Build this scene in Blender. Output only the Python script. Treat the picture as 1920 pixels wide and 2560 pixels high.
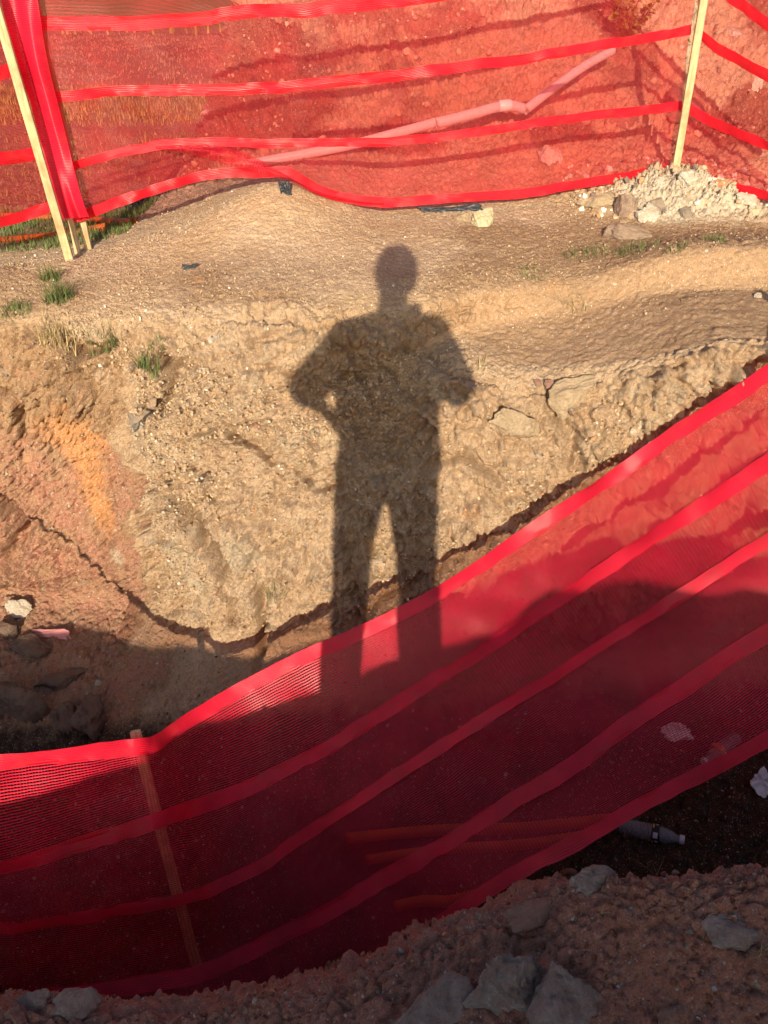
import bpy, bmesh, math, random
import numpy as np
from mathutils import Vector, Matrix
from mathutils.bvhtree import BVHTree
random.seed(7); RNG = np.random.default_rng(7)
S = bpy.context.scene
COL = S.collection
for o in list(bpy.data.objects): bpy.data.objects.remove(o)
PI = math.pi; R = math.radians

# ---------------------------------------------------------------- camera
F = 1923.0; PITCH = R(35.0); CH = 1.42                     # focal length in photo pixels, tilt down, lens height
CP, SP = math.cos(PITCH), math.sin(PITCH)
cam = bpy.data.cameras.new('camera'); camo = bpy.data.objects.new('camera', cam); COL.objects.link(camo)
camo.location = (0, 0, CH); camo.rotation_euler = (PI/2 - PITCH, 0, 0)
cam.sensor_fit = 'VERTICAL'; cam.sensor_height = 36; cam.sensor_width = 27; cam.lens = F/2560*36
cam.clip_start = 0.02; cam.clip_end = 600
S.camera = camo

def ray(px, py):
    u = (px-960)/F; v = (1280-py)/F
    return Vector((u, CP+v*SP, -SP+v*CP))
def P(px, py, y):                                            # the point seen at a photo pixel, y metres ahead
    d = ray(px, py); return Vector((0,0,CH)) + d*(y/d.y)

# ---------------------------------------------------------------- light
SUN_PX = (1010, 770)                                         # where the lens's own shadow falls
sd = ray(*SUN_PX).normalized()                               # direction sunlight travels
ELEV = math.asin(-sd.z)
AZ = math.atan2(-sd.x, -sd.y)                                # towards the sun, clockwise from +Y
sun = bpy.data.lights.new('sun', 'SUN'); suno = bpy.data.objects.new('sun', sun); COL.objects.link(suno)
sun.energy = 5.0; sun.angle = R(0.48); sun.color = (1.0, 0.85, 0.63)
suno.rotation_euler = sd.to_track_quat('-Z', 'Y').to_euler()
W = bpy.data.worlds.new('World'); S.world = W; W.use_nodes = True
nt = W.node_tree; bg = nt.nodes['Background']
sky = nt.nodes.new('ShaderNodeTexSky'); sky.sky_type = 'NISHITA'; sky.sun_disc = False
sky.sun_elevation = ELEV; sky.sun_rotation = AZ; sky.air_density = 1.0; sky.dust_density = 2.0
nt.links.new(sky.outputs[0], bg.inputs[0]); bg.inputs[1].default_value = 0.100
S.view_settings.view_transform = 'Standard'; S.view_settings.look = 'None'
S.view_settings.exposure = 0.48; S.view_settings.gamma = 1.0
S.cycles.max_bounces = 8; S.cycles.transparent_max_bounces = 16
S.cycles.sample_clamp_indirect = 6

# ---------------------------------------------------------------- noise
def _hash(ix, iy, iz, seed):
    h = (ix.astype(np.int64)*374761393 + iy.astype(np.int64)*668265263 + iz.astype(np.int64)*2147483647 + seed*974634777) & 0xffffffff
    h = ((h ^ (h >> 13))*1274126177) & 0xffffffff
    h = ((h ^ (h >> 16))*2246822519) & 0xffffffff
    return ((h ^ (h >> 15)) & 0xffffff)/float(0xffffff)
def vnoise(p, seed=0):
    i = np.floor(p); f = p-i; i = i.astype(np.int64); w = f*f*f*(f*(f*6-15)+10)
    out = 0
    for dx in (0,1):
        for dy in (0,1):
            for dz in (0,1):
                wt = (w[:,0] if dx else 1-w[:,0])*(w[:,1] if dy else 1-w[:,1])*(w[:,2] if dz else 1-w[:,2])
                out = out + wt*_hash(i[:,0]+dx, i[:,1]+dy, i[:,2]+dz, seed)
    return out*2-1
ROT = np.array([[0.8,0.6,0],[-0.48,0.64,0.6],[0.36,-0.48,0.8]])
def fbm(p, scale, octs, seed=0, gain=0.5, ridged=False):
    q = p*scale; a = 1.0; s = 0; n = 0
    for o in range(octs):
        v = vnoise(q, seed+o*17)
        if ridged: v = 1-2*np.abs(v)
        s = s + a*v; n += a; a *= gain; q = (q@ROT.T)*2.03+11.3
    return s/n
def worley(p, scale, seed=0):
    q = (p@ROT.T)*scale; b = np.floor(q-0.5).astype(np.int64); d1 = np.full(len(p), 9.0); d2 = d1.copy(); idv = np.zeros(len(p))
    for dx in (0,1):
        for dy in (0,1):
            for dz in (0,1):
                cx, cy, cz = b[:,0]+dx, b[:,1]+dy, b[:,2]+dz
                fx = cx+0.15+0.7*_hash(cx,cy,cz,seed+1); fy = cy+0.15+0.7*_hash(cx,cy,cz,seed+2); fz = cz+0.15+0.7*_hash(cx,cy,cz,seed+3)
                d = np.sqrt((q[:,0]-fx)**2+(q[:,1]-fy)**2+(q[:,2]-fz)**2)
                r = _hash(cx,cy,cz,seed+4)
                m = d < d1; d2 = np.where(m, d1, np.minimum(d2, d)); idv = np.where(m, r, idv); d1 = np.where(m, d, d1)
    return d1, d2, idv
def sstep(a, b, x):
    t = np.clip((x-a)/(b-a), 0, 1); return t*t*(3-2*t)

# ---------------------------------------------------------------- materials
def new_mat(name):
    m = bpy.data.materials.new(name); m.use_nodes = True
    n = m.node_tree.nodes; return m, n, m.node_tree.links, n['Principled BSDF']
def N(n, t, **kw):
    x = n.new(t)
    for k, v in kw.items():
        if isinstance(k, str) and k.startswith('in_'): x.inputs[k[3:]].default_value = v
        else: setattr(x, k, v)
    return x
def ramp(n, stops, interp='LINEAR'):
    r = n.new('ShaderNodeValToRGB'); r.color_ramp.interpolation = interp
    e = r.color_ramp.elements
    while len(e) > 1: e.remove(e[-1])
    e[0].position = stops[0][0]; e[0].color = (*stops[0][1], 1)
    for p, c in stops[1:]:
        k = e.new(p); k.color = (*c, 1)
    return r
def mixc(n, l, fac, a, b, mode='MIX'):
    m = n.new('ShaderNodeMix'); m.data_type = 'RGBA'; m.blend_type = mode
    for s, v in ((m.inputs[0], fac), (m.inputs[6], a), (m.inputs[7], b)):
        if hasattr(v, 'type') and hasattr(v, 'links'): l.new(v, s)
        elif isinstance(v, (int, float)): s.default_value = v
        else: s.default_value = (*v, 1)
    return m.outputs[2]
def mth(n, l, op, a, b=None, clamp=False):
    m = n.new('ShaderNodeMath'); m.operation = op; m.use_clamp = clamp
    for s, v in ((m.inputs[0], a), (m.inputs[1], b)):
        if v is None: continue
        if hasattr(v, 'links'): l.new(v, s)
        else: s.default_value = v
    return m.outputs[0]
def noise_tex(n, l, vec, scale, detail=6, rough=0.6, dist=0.0):
    t = N(n, 'ShaderNodeTexNoise'); t.inputs['Scale'].default_value = scale; t.inputs['Detail'].default_value = detail
    t.inputs['Roughness'].default_value = rough; t.inputs['Distortion'].default_value = dist
    l.new(vec, t.inputs['Vector']); return t.outputs['Fac']

def soil_shader(name, ground=True):
    m, n, l, b = new_mat(name)
    tc = n.new('ShaderNodeTexCoord'); v = tc.outputs['Object']
    big = noise_tex(n, l, v, 1.7, 5); med = noise_tex(n, l, v, 9, 8, 0.65); fine = noise_tex(n, l, v, 60, 8, 0.7)
    grit = noise_tex(n, l, v, 260, 4, 0.7)
    r1 = ramp(n, [(0.30,(0.42,0.27,0.165)), (0.5,(0.58,0.41,0.27)), (0.68,(0.70,0.54,0.38))]); l.new(med, r1.inputs[0])
    r2 = ramp(n, [(0.32,(0.38,0.26,0.165)), (0.55,(0.61,0.445,0.30)), (0.72,(0.78,0.62,0.45))]); l.new(fine, r2.inputs[0])
    tan = mixc(n, l, 0.5, r1.outputs[0], r2.outputs[0])
    bigr = ramp(n, [(0.42,(0,0,0)), (0.62,(1,1,1))]); l.new(big, bigr.inputs[0])
    tan = mixc(n, l, mth(n, l, 'MULTIPLY', bigr.outputs[0], 0.55), tan, (0.50,0.32,0.17))
    def at(nm):
        a = n.new('ShaderNodeAttribute'); a.attribute_name = nm; return a.outputs['Fac']
    col = tan
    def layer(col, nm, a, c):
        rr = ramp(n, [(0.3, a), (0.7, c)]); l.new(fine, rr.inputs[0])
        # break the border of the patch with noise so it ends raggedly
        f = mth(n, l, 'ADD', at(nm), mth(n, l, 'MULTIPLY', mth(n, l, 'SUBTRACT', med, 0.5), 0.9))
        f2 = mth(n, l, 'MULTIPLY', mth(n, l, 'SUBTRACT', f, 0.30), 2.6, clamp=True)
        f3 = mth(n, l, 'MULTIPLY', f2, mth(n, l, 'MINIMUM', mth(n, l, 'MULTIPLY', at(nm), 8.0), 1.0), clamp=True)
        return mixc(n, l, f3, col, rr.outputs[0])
    if ground:
        col = layer(col, 'brown', (0.31,0.19,0.105), (0.47,0.31,0.185))
        col = layer(col, 'red', (0.36,0.145,0.10), (0.54,0.27,0.195))
        col = layer(col, 'moundsoil', (0.20,0.085,0.055), (0.36,0.18,0.12))
        col = layer(col, 'clay', (0.50,0.21,0.08), (0.64,0.37,0.18))
        col = layer(col, 'pale', (0.50,0.41,0.29), (0.66,0.57,0.44))
        col = layer(col, 'grassy', (0.12,0.10,0.03), (0.22,0.18,0.06))
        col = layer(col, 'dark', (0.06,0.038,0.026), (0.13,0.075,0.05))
    # small stones bedded in the soil: random cells, a fraction of them tinted
    w = mixc(n, l, 0.025, v, noise_col(n, l, v, 14))
    for sc, keep, rad in ((95, 0.80, 0.30), (38, 0.90, 0.26), (190, 0.74, 0.34)):
        vo = N(n, 'ShaderNodeTexVoronoi'); vo.inputs['Scale'].default_value = sc; l.new(w, vo.inputs['Vector'])
        sep = n.new('ShaderNodeSeparateColor'); l.new(vo.outputs['Color'], sep.inputs[0])
        on = mth(n, l, 'GREATER_THAN', sep.outputs[0], keep)
        ins = mth(n, l, 'LESS_THAN', vo.outputs['Distance'], rad)
        cr = ramp(n, [(0.0,(0.66,0.58,0.46)), (0.3,(0.40,0.30,0.21)), (0.5,(0.20,0.16,0.14)), (0.62,(0.55,0.30,0.16)), (0.8,(0.33,0.28,0.25)), (1.0,(0.75,0.70,0.60))]); l.new(sep.outputs[1], cr.inputs[0])
        col = mixc(n, l, mth(n, l, 'MULTIPLY', mth(n, l, 'MULTIPLY', on, ins), 0.75 if ground else 0.4), col, cr.outputs[0])
    gr = ramp(n, [(0.33,(0.58,0.56,0.54)), (0.45,(0.92,0.92,0.92)), (0.58,(1.05,1.05,1.05)), (0.68,(1.28,1.28,1.28))]); l.new(grit, gr.inputs[0])  # grain tone of the soil, its dark specks also painted in for micro shadows
    col = mixc(n, l, 1.0, col, gr.outputs[0], 'MULTIPLY')
    l.new(col, b.inputs['Base Color']); b.inputs['Roughness'].default_value = 0.95; b.inputs['Specular IOR Level'].default_value = 0.12
    # relief
    vo = N(n, 'ShaderNodeTexVoronoi', feature='SMOOTH_F1'); vo.inputs['Scale'].default_value = 75; vo.inputs['Smoothness'].default_value = 0.4; l.new(w, vo.inputs['Vector'])
    h = mth(n, l, 'ADD', mth(n, l, 'MULTIPLY', fine, 1.1), mth(n, l, 'MULTIPLY', grit, 0.75))
    h = mth(n, l, 'SUBTRACT', h, mth(n, l, 'MULTIPLY', vo.outputs['Distance'], 0.55))
    bp = n.new('ShaderNodeBump'); bp.inputs['Strength'].default_value = 1.0; bp.inputs['Distance'].default_value = 0.019
    if ground:
        smooth = mth(n, l, 'SUBTRACT', 1.0, mth(n, l, 'MULTIPLY', at('smooth'), 0.55)); l.new(mth(n, l, 'MULTIPLY', smooth, 0.75), bp.inputs['Strength'])
    l.new(h, bp.inputs['Height']); l.new(bp.outputs[0], b.inputs['Normal'])
    return m
def noise_col(n, l, vec, scale):
    t = N(n, 'ShaderNodeTexNoise'); t.inputs['Scale'].default_value = scale; l.new(vec, t.inputs['Vector']); return t.outputs['Color']

def rock_mat(name, a, c, spot=(0.6,0.55,0.45), sc=9, bump=0.9, rough=0.9, dust=(0.42,0.30,0.19), dusty=0.5):
    m, n, l, b = new_mat(name)
    v = n.new('ShaderNodeTexCoord').outputs['Object']
    f1 = noise_tex(n, l, v, sc, 8, 0.65, 0.6); f2 = noise_tex(n, l, v, sc*9, 6, 0.7)
    r = ramp(n, [(0.35, a), (0.62, c)]); l.new(f1, r.inputs[0])
    r2 = ramp(n, [(0.3,(0.65,0.65,0.65)), (0.7,(1.25,1.25,1.25))]); l.new(f2, r2.inputs[0])
    col = mixc(n, l, 1.0, r.outputs[0], r2.outputs[0], 'MULTIPLY')
    r3 = ramp(n, [(0.62,(0,0,0)), (0.70,(1,1,1))]); l.new(noise_tex(n, l, v, sc*3, 5, 0.6), r3.inputs[0])
    col = mixc(n, l, mth(n, l, 'MULTIPLY', r3.outputs[0], 0.5), col, spot)
    # soil clinging to the upper faces and in patches
    ge = n.new('ShaderNodeNewGeometry'); sp = n.new('ShaderNodeSeparateXYZ'); l.new(ge.outputs['Normal'], sp.inputs[0])
    dn = mth(n, l, 'ADD', mth(n, l, 'MULTIPLY', sp.outputs[2], 0.5), mth(n, l, 'MULTIPLY', noise_tex(n, l, v, sc*1.7, 7, 0.7), 1.6))
    df = mth(n, l, 'MULTIPLY', mth(n, l, 'SUBTRACT', dn, 0.85), 3.0, clamp=True)
    col = mixc(n, l, mth(n, l, 'MULTIPLY', df, dusty), col, dust)
    l.new(col, b.inputs['Base Color']); b.inputs['Roughness'].default_value = rough; b.inputs['Specular IOR Level'].default_value = 0.2
    bp = n.new('ShaderNodeBump'); bp.inputs['Strength'].default_value = bump; bp.inputs['Distance'].default_value = 0.012
    l.new(mth(n, l, 'ADD', f1, mth(n, l, 'ADD', mth(n, l, 'MULTIPLY', f2, 0.6), mth(n, l, 'MULTIPLY', noise_tex(n, l, v, sc*28, 4, 0.7), 0.3))), bp.inputs['Height']); l.new(bp.outputs[0], b.inputs['Normal'])
    return m
def plain_mat(name, col, rough=0.6, var=0.15, sc=30, metallic=0.0, spec=0.4, trans=0.0, bump=0.15):
    m, n, l, b = new_mat(name)
    v = n.new('ShaderNodeTexCoord').outputs['Object']; f = noise_tex(n, l, v, sc, 6, 0.6)
    r = ramp(n, [(0.3, tuple(c*(1-var) for c in col)), (0.7, tuple(min(1, c*(1+var)) for c in col))]); l.new(f, r.inputs[0])
    l.new(r.outputs[0], b.inputs['Base Color']); b.inputs['Roughness'].default_value = rough
    b.inputs['Metallic'].default_value = metallic; b.inputs['Specular IOR Level'].default_value = spec
    b.inputs['Transmission Weight'].default_value = trans
    bp = n.new('ShaderNodeBump'); bp.inputs['Strength'].default_value = bump; bp.inputs['Distance'].default_value = 0.004
    l.new(f, bp.inputs['Height']); l.new(bp.outputs[0], b.inputs['Normal'])
    return m
def wood_mat(name, a, c):
    m, n, l, b = new_mat(name)
    tc = n.new('ShaderNodeTexCoord'); mp = n.new('ShaderNodeMapping'); mp.inputs['Scale'].default_value = (60, 60, 3.0)
    l.new(tc.outputs['Object'], mp.inputs['Vector'])
    f = noise_tex(n, l, mp.outputs[0], 1.0, 6, 0.6, 0.8); f2 = noise_tex(n, l, tc.outputs['Object'], 12, 5)
    r = ramp(n, [(0.35, a), (0.65, c)]); l.new(f, r.inputs[0])
    r2 = ramp(n, [(0.35,(0.7,0.66,0.6)), (0.6,(1.05,1.05,1.05))]); l.new(f2, r2.inputs[0])
    l.new(mixc(n, l, 1.0, r.outputs[0], r2.outputs[0], 'MULTIPLY'), b.inputs['Base Color']); b.inputs['Roughness'].default_value = 0.75
    bp = n.new('ShaderNodeBump'); bp.inputs['Strength'].default_value = 0.4; bp.inputs['Distance'].default_value = 0.002
    l.new(f, bp.inputs['Height']); l.new(bp.outputs[0], b.inputs['Normal'])
    return m
def net_mat(name, pitch, gap, cover, thread=(0.86,0.014,0.045), tape=False, cross=0.5, tint=(1.0,.78,.72)):
    """red knitted netting: fine lengthwise threads (uv in metres) with open slots between them"""
    m, n, l, b = new_mat(name); n.remove(b)
    out = [x for x in n if x.type == 'OUTPUT_MATERIAL'][0]
    uv = n.new('ShaderNodeUVMap'); sep = n.new('ShaderNodeSeparateXYZ'); l.new(uv.outputs[0], sep.inputs[0])
    obn = n.new('ShaderNodeTexCoord').outputs['Object']
    var = noise_tex(n, l, obn, 6, 4); wob = noise_tex(n, l, obn, 25, 3)
    vv = mth(n, l, 'ADD', sep.outputs[1], mth(n, l, 'MULTIPLY', wob, 0.004))
    s = mth(n, l, 'SINE', mth(n, l, 'MULTIPLY', vv, 2*PI/pitch))
    s = mth(n, l, 'ADD', mth(n, l, 'MULTIPLY', s, 0.5), 0.5)
    s2 = mth(n, l, 'ADD', mth(n, l, 'MULTIPLY', mth(n, l, 'SINE', mth(n, l, 'MULTIPLY', sep.outputs[0], 2*PI/0.012)), 0.5), 0.5)
    if tape:
        cov = mth(n, l, 'ADD', mth(n, l, 'MULTIPLY', s, 0.08), cover, clamp=True)
    else:
        cov = mth(n, l, 'MULTIPLY', mth(n, l, 'SUBTRACT', s, gap), 4.0, clamp=True)
        cov = mth(n, l, 'MAXIMUM', cov, mth(n, l, 'MULTIPLY', mth(n, l, 'GREATER_THAN', s2, 0.93), cross))
        cov = mth(n, l, 'MULTIPLY', cov, mth(n, l, 'ADD', mth(n, l, 'MULTIPLY', var, 0.35), cover-0.17), clamp=True)
    cr = ramp(n, [(0.3, tuple(c*0.8 for c in thread)), (0.7, tuple(min(1, c*1.15) for c in thread))]); l.new(var, cr.inputs[0])
    dirt = ramp(n, [(0.52,(0,0,0)), (0.72,(1,1,1))]); l.new(noise_tex(n, l, obn, 11, 7, 0.7), dirt.inputs[0])
    crc = mixc(n, l, mth(n, l, 'MULTIPLY', dirt.outputs[0], 0.30), cr.outputs[0], (0.45,0.10,0.06))
    rib = mth(n, l, 'ADD', mth(n, l, 'MULTIPLY', s, 0.3 if tape else 0.0), 0.85 if tape else 1.0)
    mulc = n.new('ShaderNodeVectorMath'); mulc.operation = 'SCALE'; l.new(crc, mulc.inputs[0]); l.new(rib, mulc.inputs['Scale'])
    di = n.new('ShaderNodeBsdfDiffuse'); tl = n.new('ShaderNodeBsdfTranslucent'); l.new(mulc.outputs[0], di.inputs[0]); l.new(mulc.outputs[0], tl.inputs[0])
    a = n.new('ShaderNodeMixShader'); a.inputs[0].default_value = 0.30; l.new(di.outputs[0], a.inputs[1]); l.new(tl.outputs[0], a.inputs[2])
    gl = n.new('ShaderNodeBsdfGlossy'); gl.inputs['Roughness'].default_value = 0.35; gl.inputs[0].default_value = (1, 0.75, 0.75, 1)
    g = n.new('ShaderNodeMixShader'); g.inputs[0].default_value = 0.035; l.new(a.outputs[0], g.inputs[1]); l.new(gl.outputs[0], g.inputs[2])
    tr = n.new('ShaderNodeBsdfTransparent'); tr.inputs[0].default_value = (*tint, 1) if not tape else (0.9,0.1,0.1,1)
    fin = n.new('ShaderNodeMixShader'); l.new(cov, fin.inputs[0]); l.new(tr.outputs[0], fin.inputs[1]); l.new(g.outputs[0], fin.inputs[2])
    bp = n.new('ShaderNodeBump'); bp.inputs['Strength'].default_value = 0.5; bp.inputs['Distance'].default_value = 0.002
    l.new(s, bp.inputs['Height'])
    for x in (di, gl): l.new(bp.outputs[0], x.inputs['Normal'])
    l.new(fin.outputs[0], out.inputs['Surface'])
    return m

M = {}
M['ground'] = soil_shader('soil')
M['tanrock'] = rock_mat('tan_stone', (0.30,0.22,0.13), (0.46,0.36,0.24))
M['grey'] = rock_mat('grey_stone', (0.12,0.10,0.085), (0.25,0.22,0.19), (0.3,0.22,0.16))
M['redrock'] = rock_mat('reddish_stone', (0.20,0.11,0.085), (0.32,0.20,0.155), (0.35,0.3,0.26), dust=(0.33,0.17,0.12), dusty=0.5)
M['brownrock'] = rock_mat('brown_stone', (0.20,0.13,0.10), (0.34,0.25,0.19), (0.4,0.33,0.26))
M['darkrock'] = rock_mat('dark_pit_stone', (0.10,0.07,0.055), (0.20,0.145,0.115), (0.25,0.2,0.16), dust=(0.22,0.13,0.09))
M['white'] = rock_mat('white_stone', (0.40,0.36,0.29), (0.64,0.59,0.50))
M['yellow'] = rock_mat('yellow_stone', (0.48,0.42,0.24), (0.70,0.64,0.44))
M['concrete'] = rock_mat('old_concrete', (0.20,0.155,0.135), (0.46,0.41,0.37), (0.24,0.12,0.08), 14, 0.9, dust=(0.31,0.16,0.115), dusty=0.5)
M['orangerock'] = rock_mat('orange_clay_lump', (0.38,0.15,0.07), (0.52,0.27,0.14))
M['wood'] = wood_mat('weathered_pine', (0.42,0.31,0.15), (0.66,0.53,0.31))
M['net'] = net_mat('red_netting', 0.0066, 0.49, 0.93, (0.86,0.018,0.065))
M['netfar'] = net_mat('red_netting_far', 0.0042, 0.50, 0.58, (0.82,0.045,0.065), cross=0.15, tint=(1.0,.66,.66))
M['tape'] = net_mat('red_woven_tape', 0.006, 0, 0.88, (0.88,0.018,0.056), tape=True)
M['tapefar'] = net_mat('red_woven_tape_far', 0.006, 0, 0.80, (0.88,0.016,0.036), tape=True)
M['pvc'] = plain_mat('pale_pvc', (0.88,0.86,0.84), 0.30, 0.06, 12)
M['orangepipe'] = plain_mat('orange_conduit', (0.75,0.16,0.03), 0.45, 0.2, 10)
M['black'] = plain_mat('black_plastic', (0.03,0.035,0.045), 0.35, 0.3, 20)
M['pink'] = plain_mat('pink_plastic', (0.62,0.25,0.24), 0.6, 0.15, 12)
M['grass'] = plain_mat('grass_blade', (0.11,0.145,0.045), 0.6, 0.5, 25, spec=0.25)
M['straw'] = plain_mat('dry_grass', (0.42,0.32,0.16), 0.8, 0.3, 25, spec=0.2)
M['leaf'] = plain_mat('leaf', (0.16,0.19,0.03), 0.5, 0.35, 8)
M['twig'] = plain_mat('twig', (0.14,0.09,0.05), 0.85, 0.3, 30)
M['film'] = plain_mat('clear_plastic_film', (0.75,0.78,0.82), 0.25, 0.1, 30)

# ---------------------------------------------------------------- object helpers
def link(name, me, mat=None, parent=None):
    o = bpy.data.objects.new(name, me); COL.objects.link(o)
    if mat and me is not None: me.materials.append(mat)
    if parent: o.parent = parent
    return o
def tag(o, label=None, cat=None, group=None, kind=None):
    if label: o['label'] = label
    if cat: o['category'] = cat
    if group: o['group'] = group
    if kind: o['kind'] = kind
    return o
def empty(name, loc=(0,0,0), rot=(0,0,0)):
    o = bpy.data.objects.new(name, None); COL.objects.link(o); o.location = loc; o.rotation_euler = rot; o.empty_display_size = 0.1; return o
def mesh_np(name, V, Fa, smooth=True):
    me = bpy.data.meshes.new(name); V = np.asarray(V, dtype=np.float32); Fa = np.asarray(Fa, dtype=np.int32)
    k = Fa.shape[1]
    me.vertices.add(len(V)); me.vertices.foreach_set('co', V.ravel())
    me.loops.add(Fa.size); me.loops.foreach_set('vertex_index', Fa.ravel())
    me.polygons.add(len(Fa)); me.polygons.foreach_set('loop_start', np.arange(0, Fa.size, k, dtype=np.int32))
    try: me.polygons.foreach_set('loop_total', np.full(len(Fa), k, dtype=np.int32))
    except Exception: pass
    me.polygons.foreach_set('use_smooth', np.full(len(Fa), smooth))
    me.update(calc_edges=True); return me
def grid_faces(nr, nc):
    i = np.arange(nr-1)[:,None]*nc + np.arange(nc-1)[None,:]
    i = i.ravel(); return np.stack([i, i+1, i+nc+1, i+nc], 1)
def tube(pts, rad, seg=12, cap=True, closed_r=None):
    """swept tube through points; rad a number or one per point -> (V,F) with quads/tri via bmesh"""
    bm = bmesh.new(); pts = [Vector(p) for p in pts]; rings = []
    n = len(pts); rads = rad if hasattr(rad, '__len__') else [rad]*n
    up = Vector((0,0,1))
    t0 = (pts[1]-pts[0]).normalized()
    a = t0.cross(up);  a = a.normalized() if a.length > 1e-3 else Vector((1,0,0))
    for i in range(n):
        t = (pts[min(i+1,n-1)]-pts[max(i-1,0)]).normalized()
        a = (a - t*a.dot(t)).normalized(); b = t.cross(a)
        rings.append([bm.verts.new(pts[i] + (a*math.cos(2*PI*k/seg)+b*math.sin(2*PI*k/seg))*rads[i]) for k in range(seg)])
    for i in range(n-1):
        for k in range(seg):
            bm.faces.new((rings[i][k], rings[i][(k+1)%seg], rings[i+1][(k+1)%seg], rings[i+1][k])).smooth = True
    if cap: bm.faces.new(rings[0][::-1]); bm.faces.new(rings[-1])
    return bm
def from_bm(name, bm, mat, parent=None):
    me = bpy.data.meshes.new(name); bm.to_mesh(me); bm.free(); return link(name, me, mat, parent)
def catmull(pts, sub):
    out = []; n = len(pts)
    for i in range(n-1):
        p0, p1, p2, p3 = pts[max(i-1,0)], pts[i], pts[i+1], pts[min(i+2,n-1)]
        for s in range(sub):
            t = s/sub
            out.append(0.5*((2*p1)+(p2-p0)*t+(2*p0-5*p1+4*p2-p3)*t*t+(3*p1-p0-3*p2+p3)*t**3))
    out.append(pts[-1]); return out
def pchip(x, Y, xq):
    """monotone cubic along axis 0 (Y may have more columns)"""
    x = np.asarray(x, float); Y = np.asarray(Y, float); sh = (slice(None),)+(None,)*(Y.ndim-1)
    h = np.diff(x); d = np.diff(Y, axis=0)/h[sh]
    m = np.zeros_like(Y)
    w1 = (2*h[1:]+h[:-1])[sh]; w2 = (h[1:]+2*h[:-1])[sh]; same = d[:-1]*d[1:] > 0
    with np.errstate(divide='ignore', invalid='ignore'): hm = (w1+w2)/(w1/d[:-1]+w2/d[1:])
    m[1:-1] = np.where(same, hm, 0); m[0] = d[0]; m[-1] = d[-1]
    i = np.clip(np.searchsorted(x, xq)-1, 0, len(x)-2); t = np.clip((xq-x[i])/h[i], 0, 1)[sh]; hh = h[i][sh]
    return (2*t**3-3*t**2+1)*Y[i] + (t**3-2*t**2+t)*hh*m[i] + (-2*t**3+3*t**2)*Y[i+1] + (t**3-t**2)*hh*m[i+1]

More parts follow.
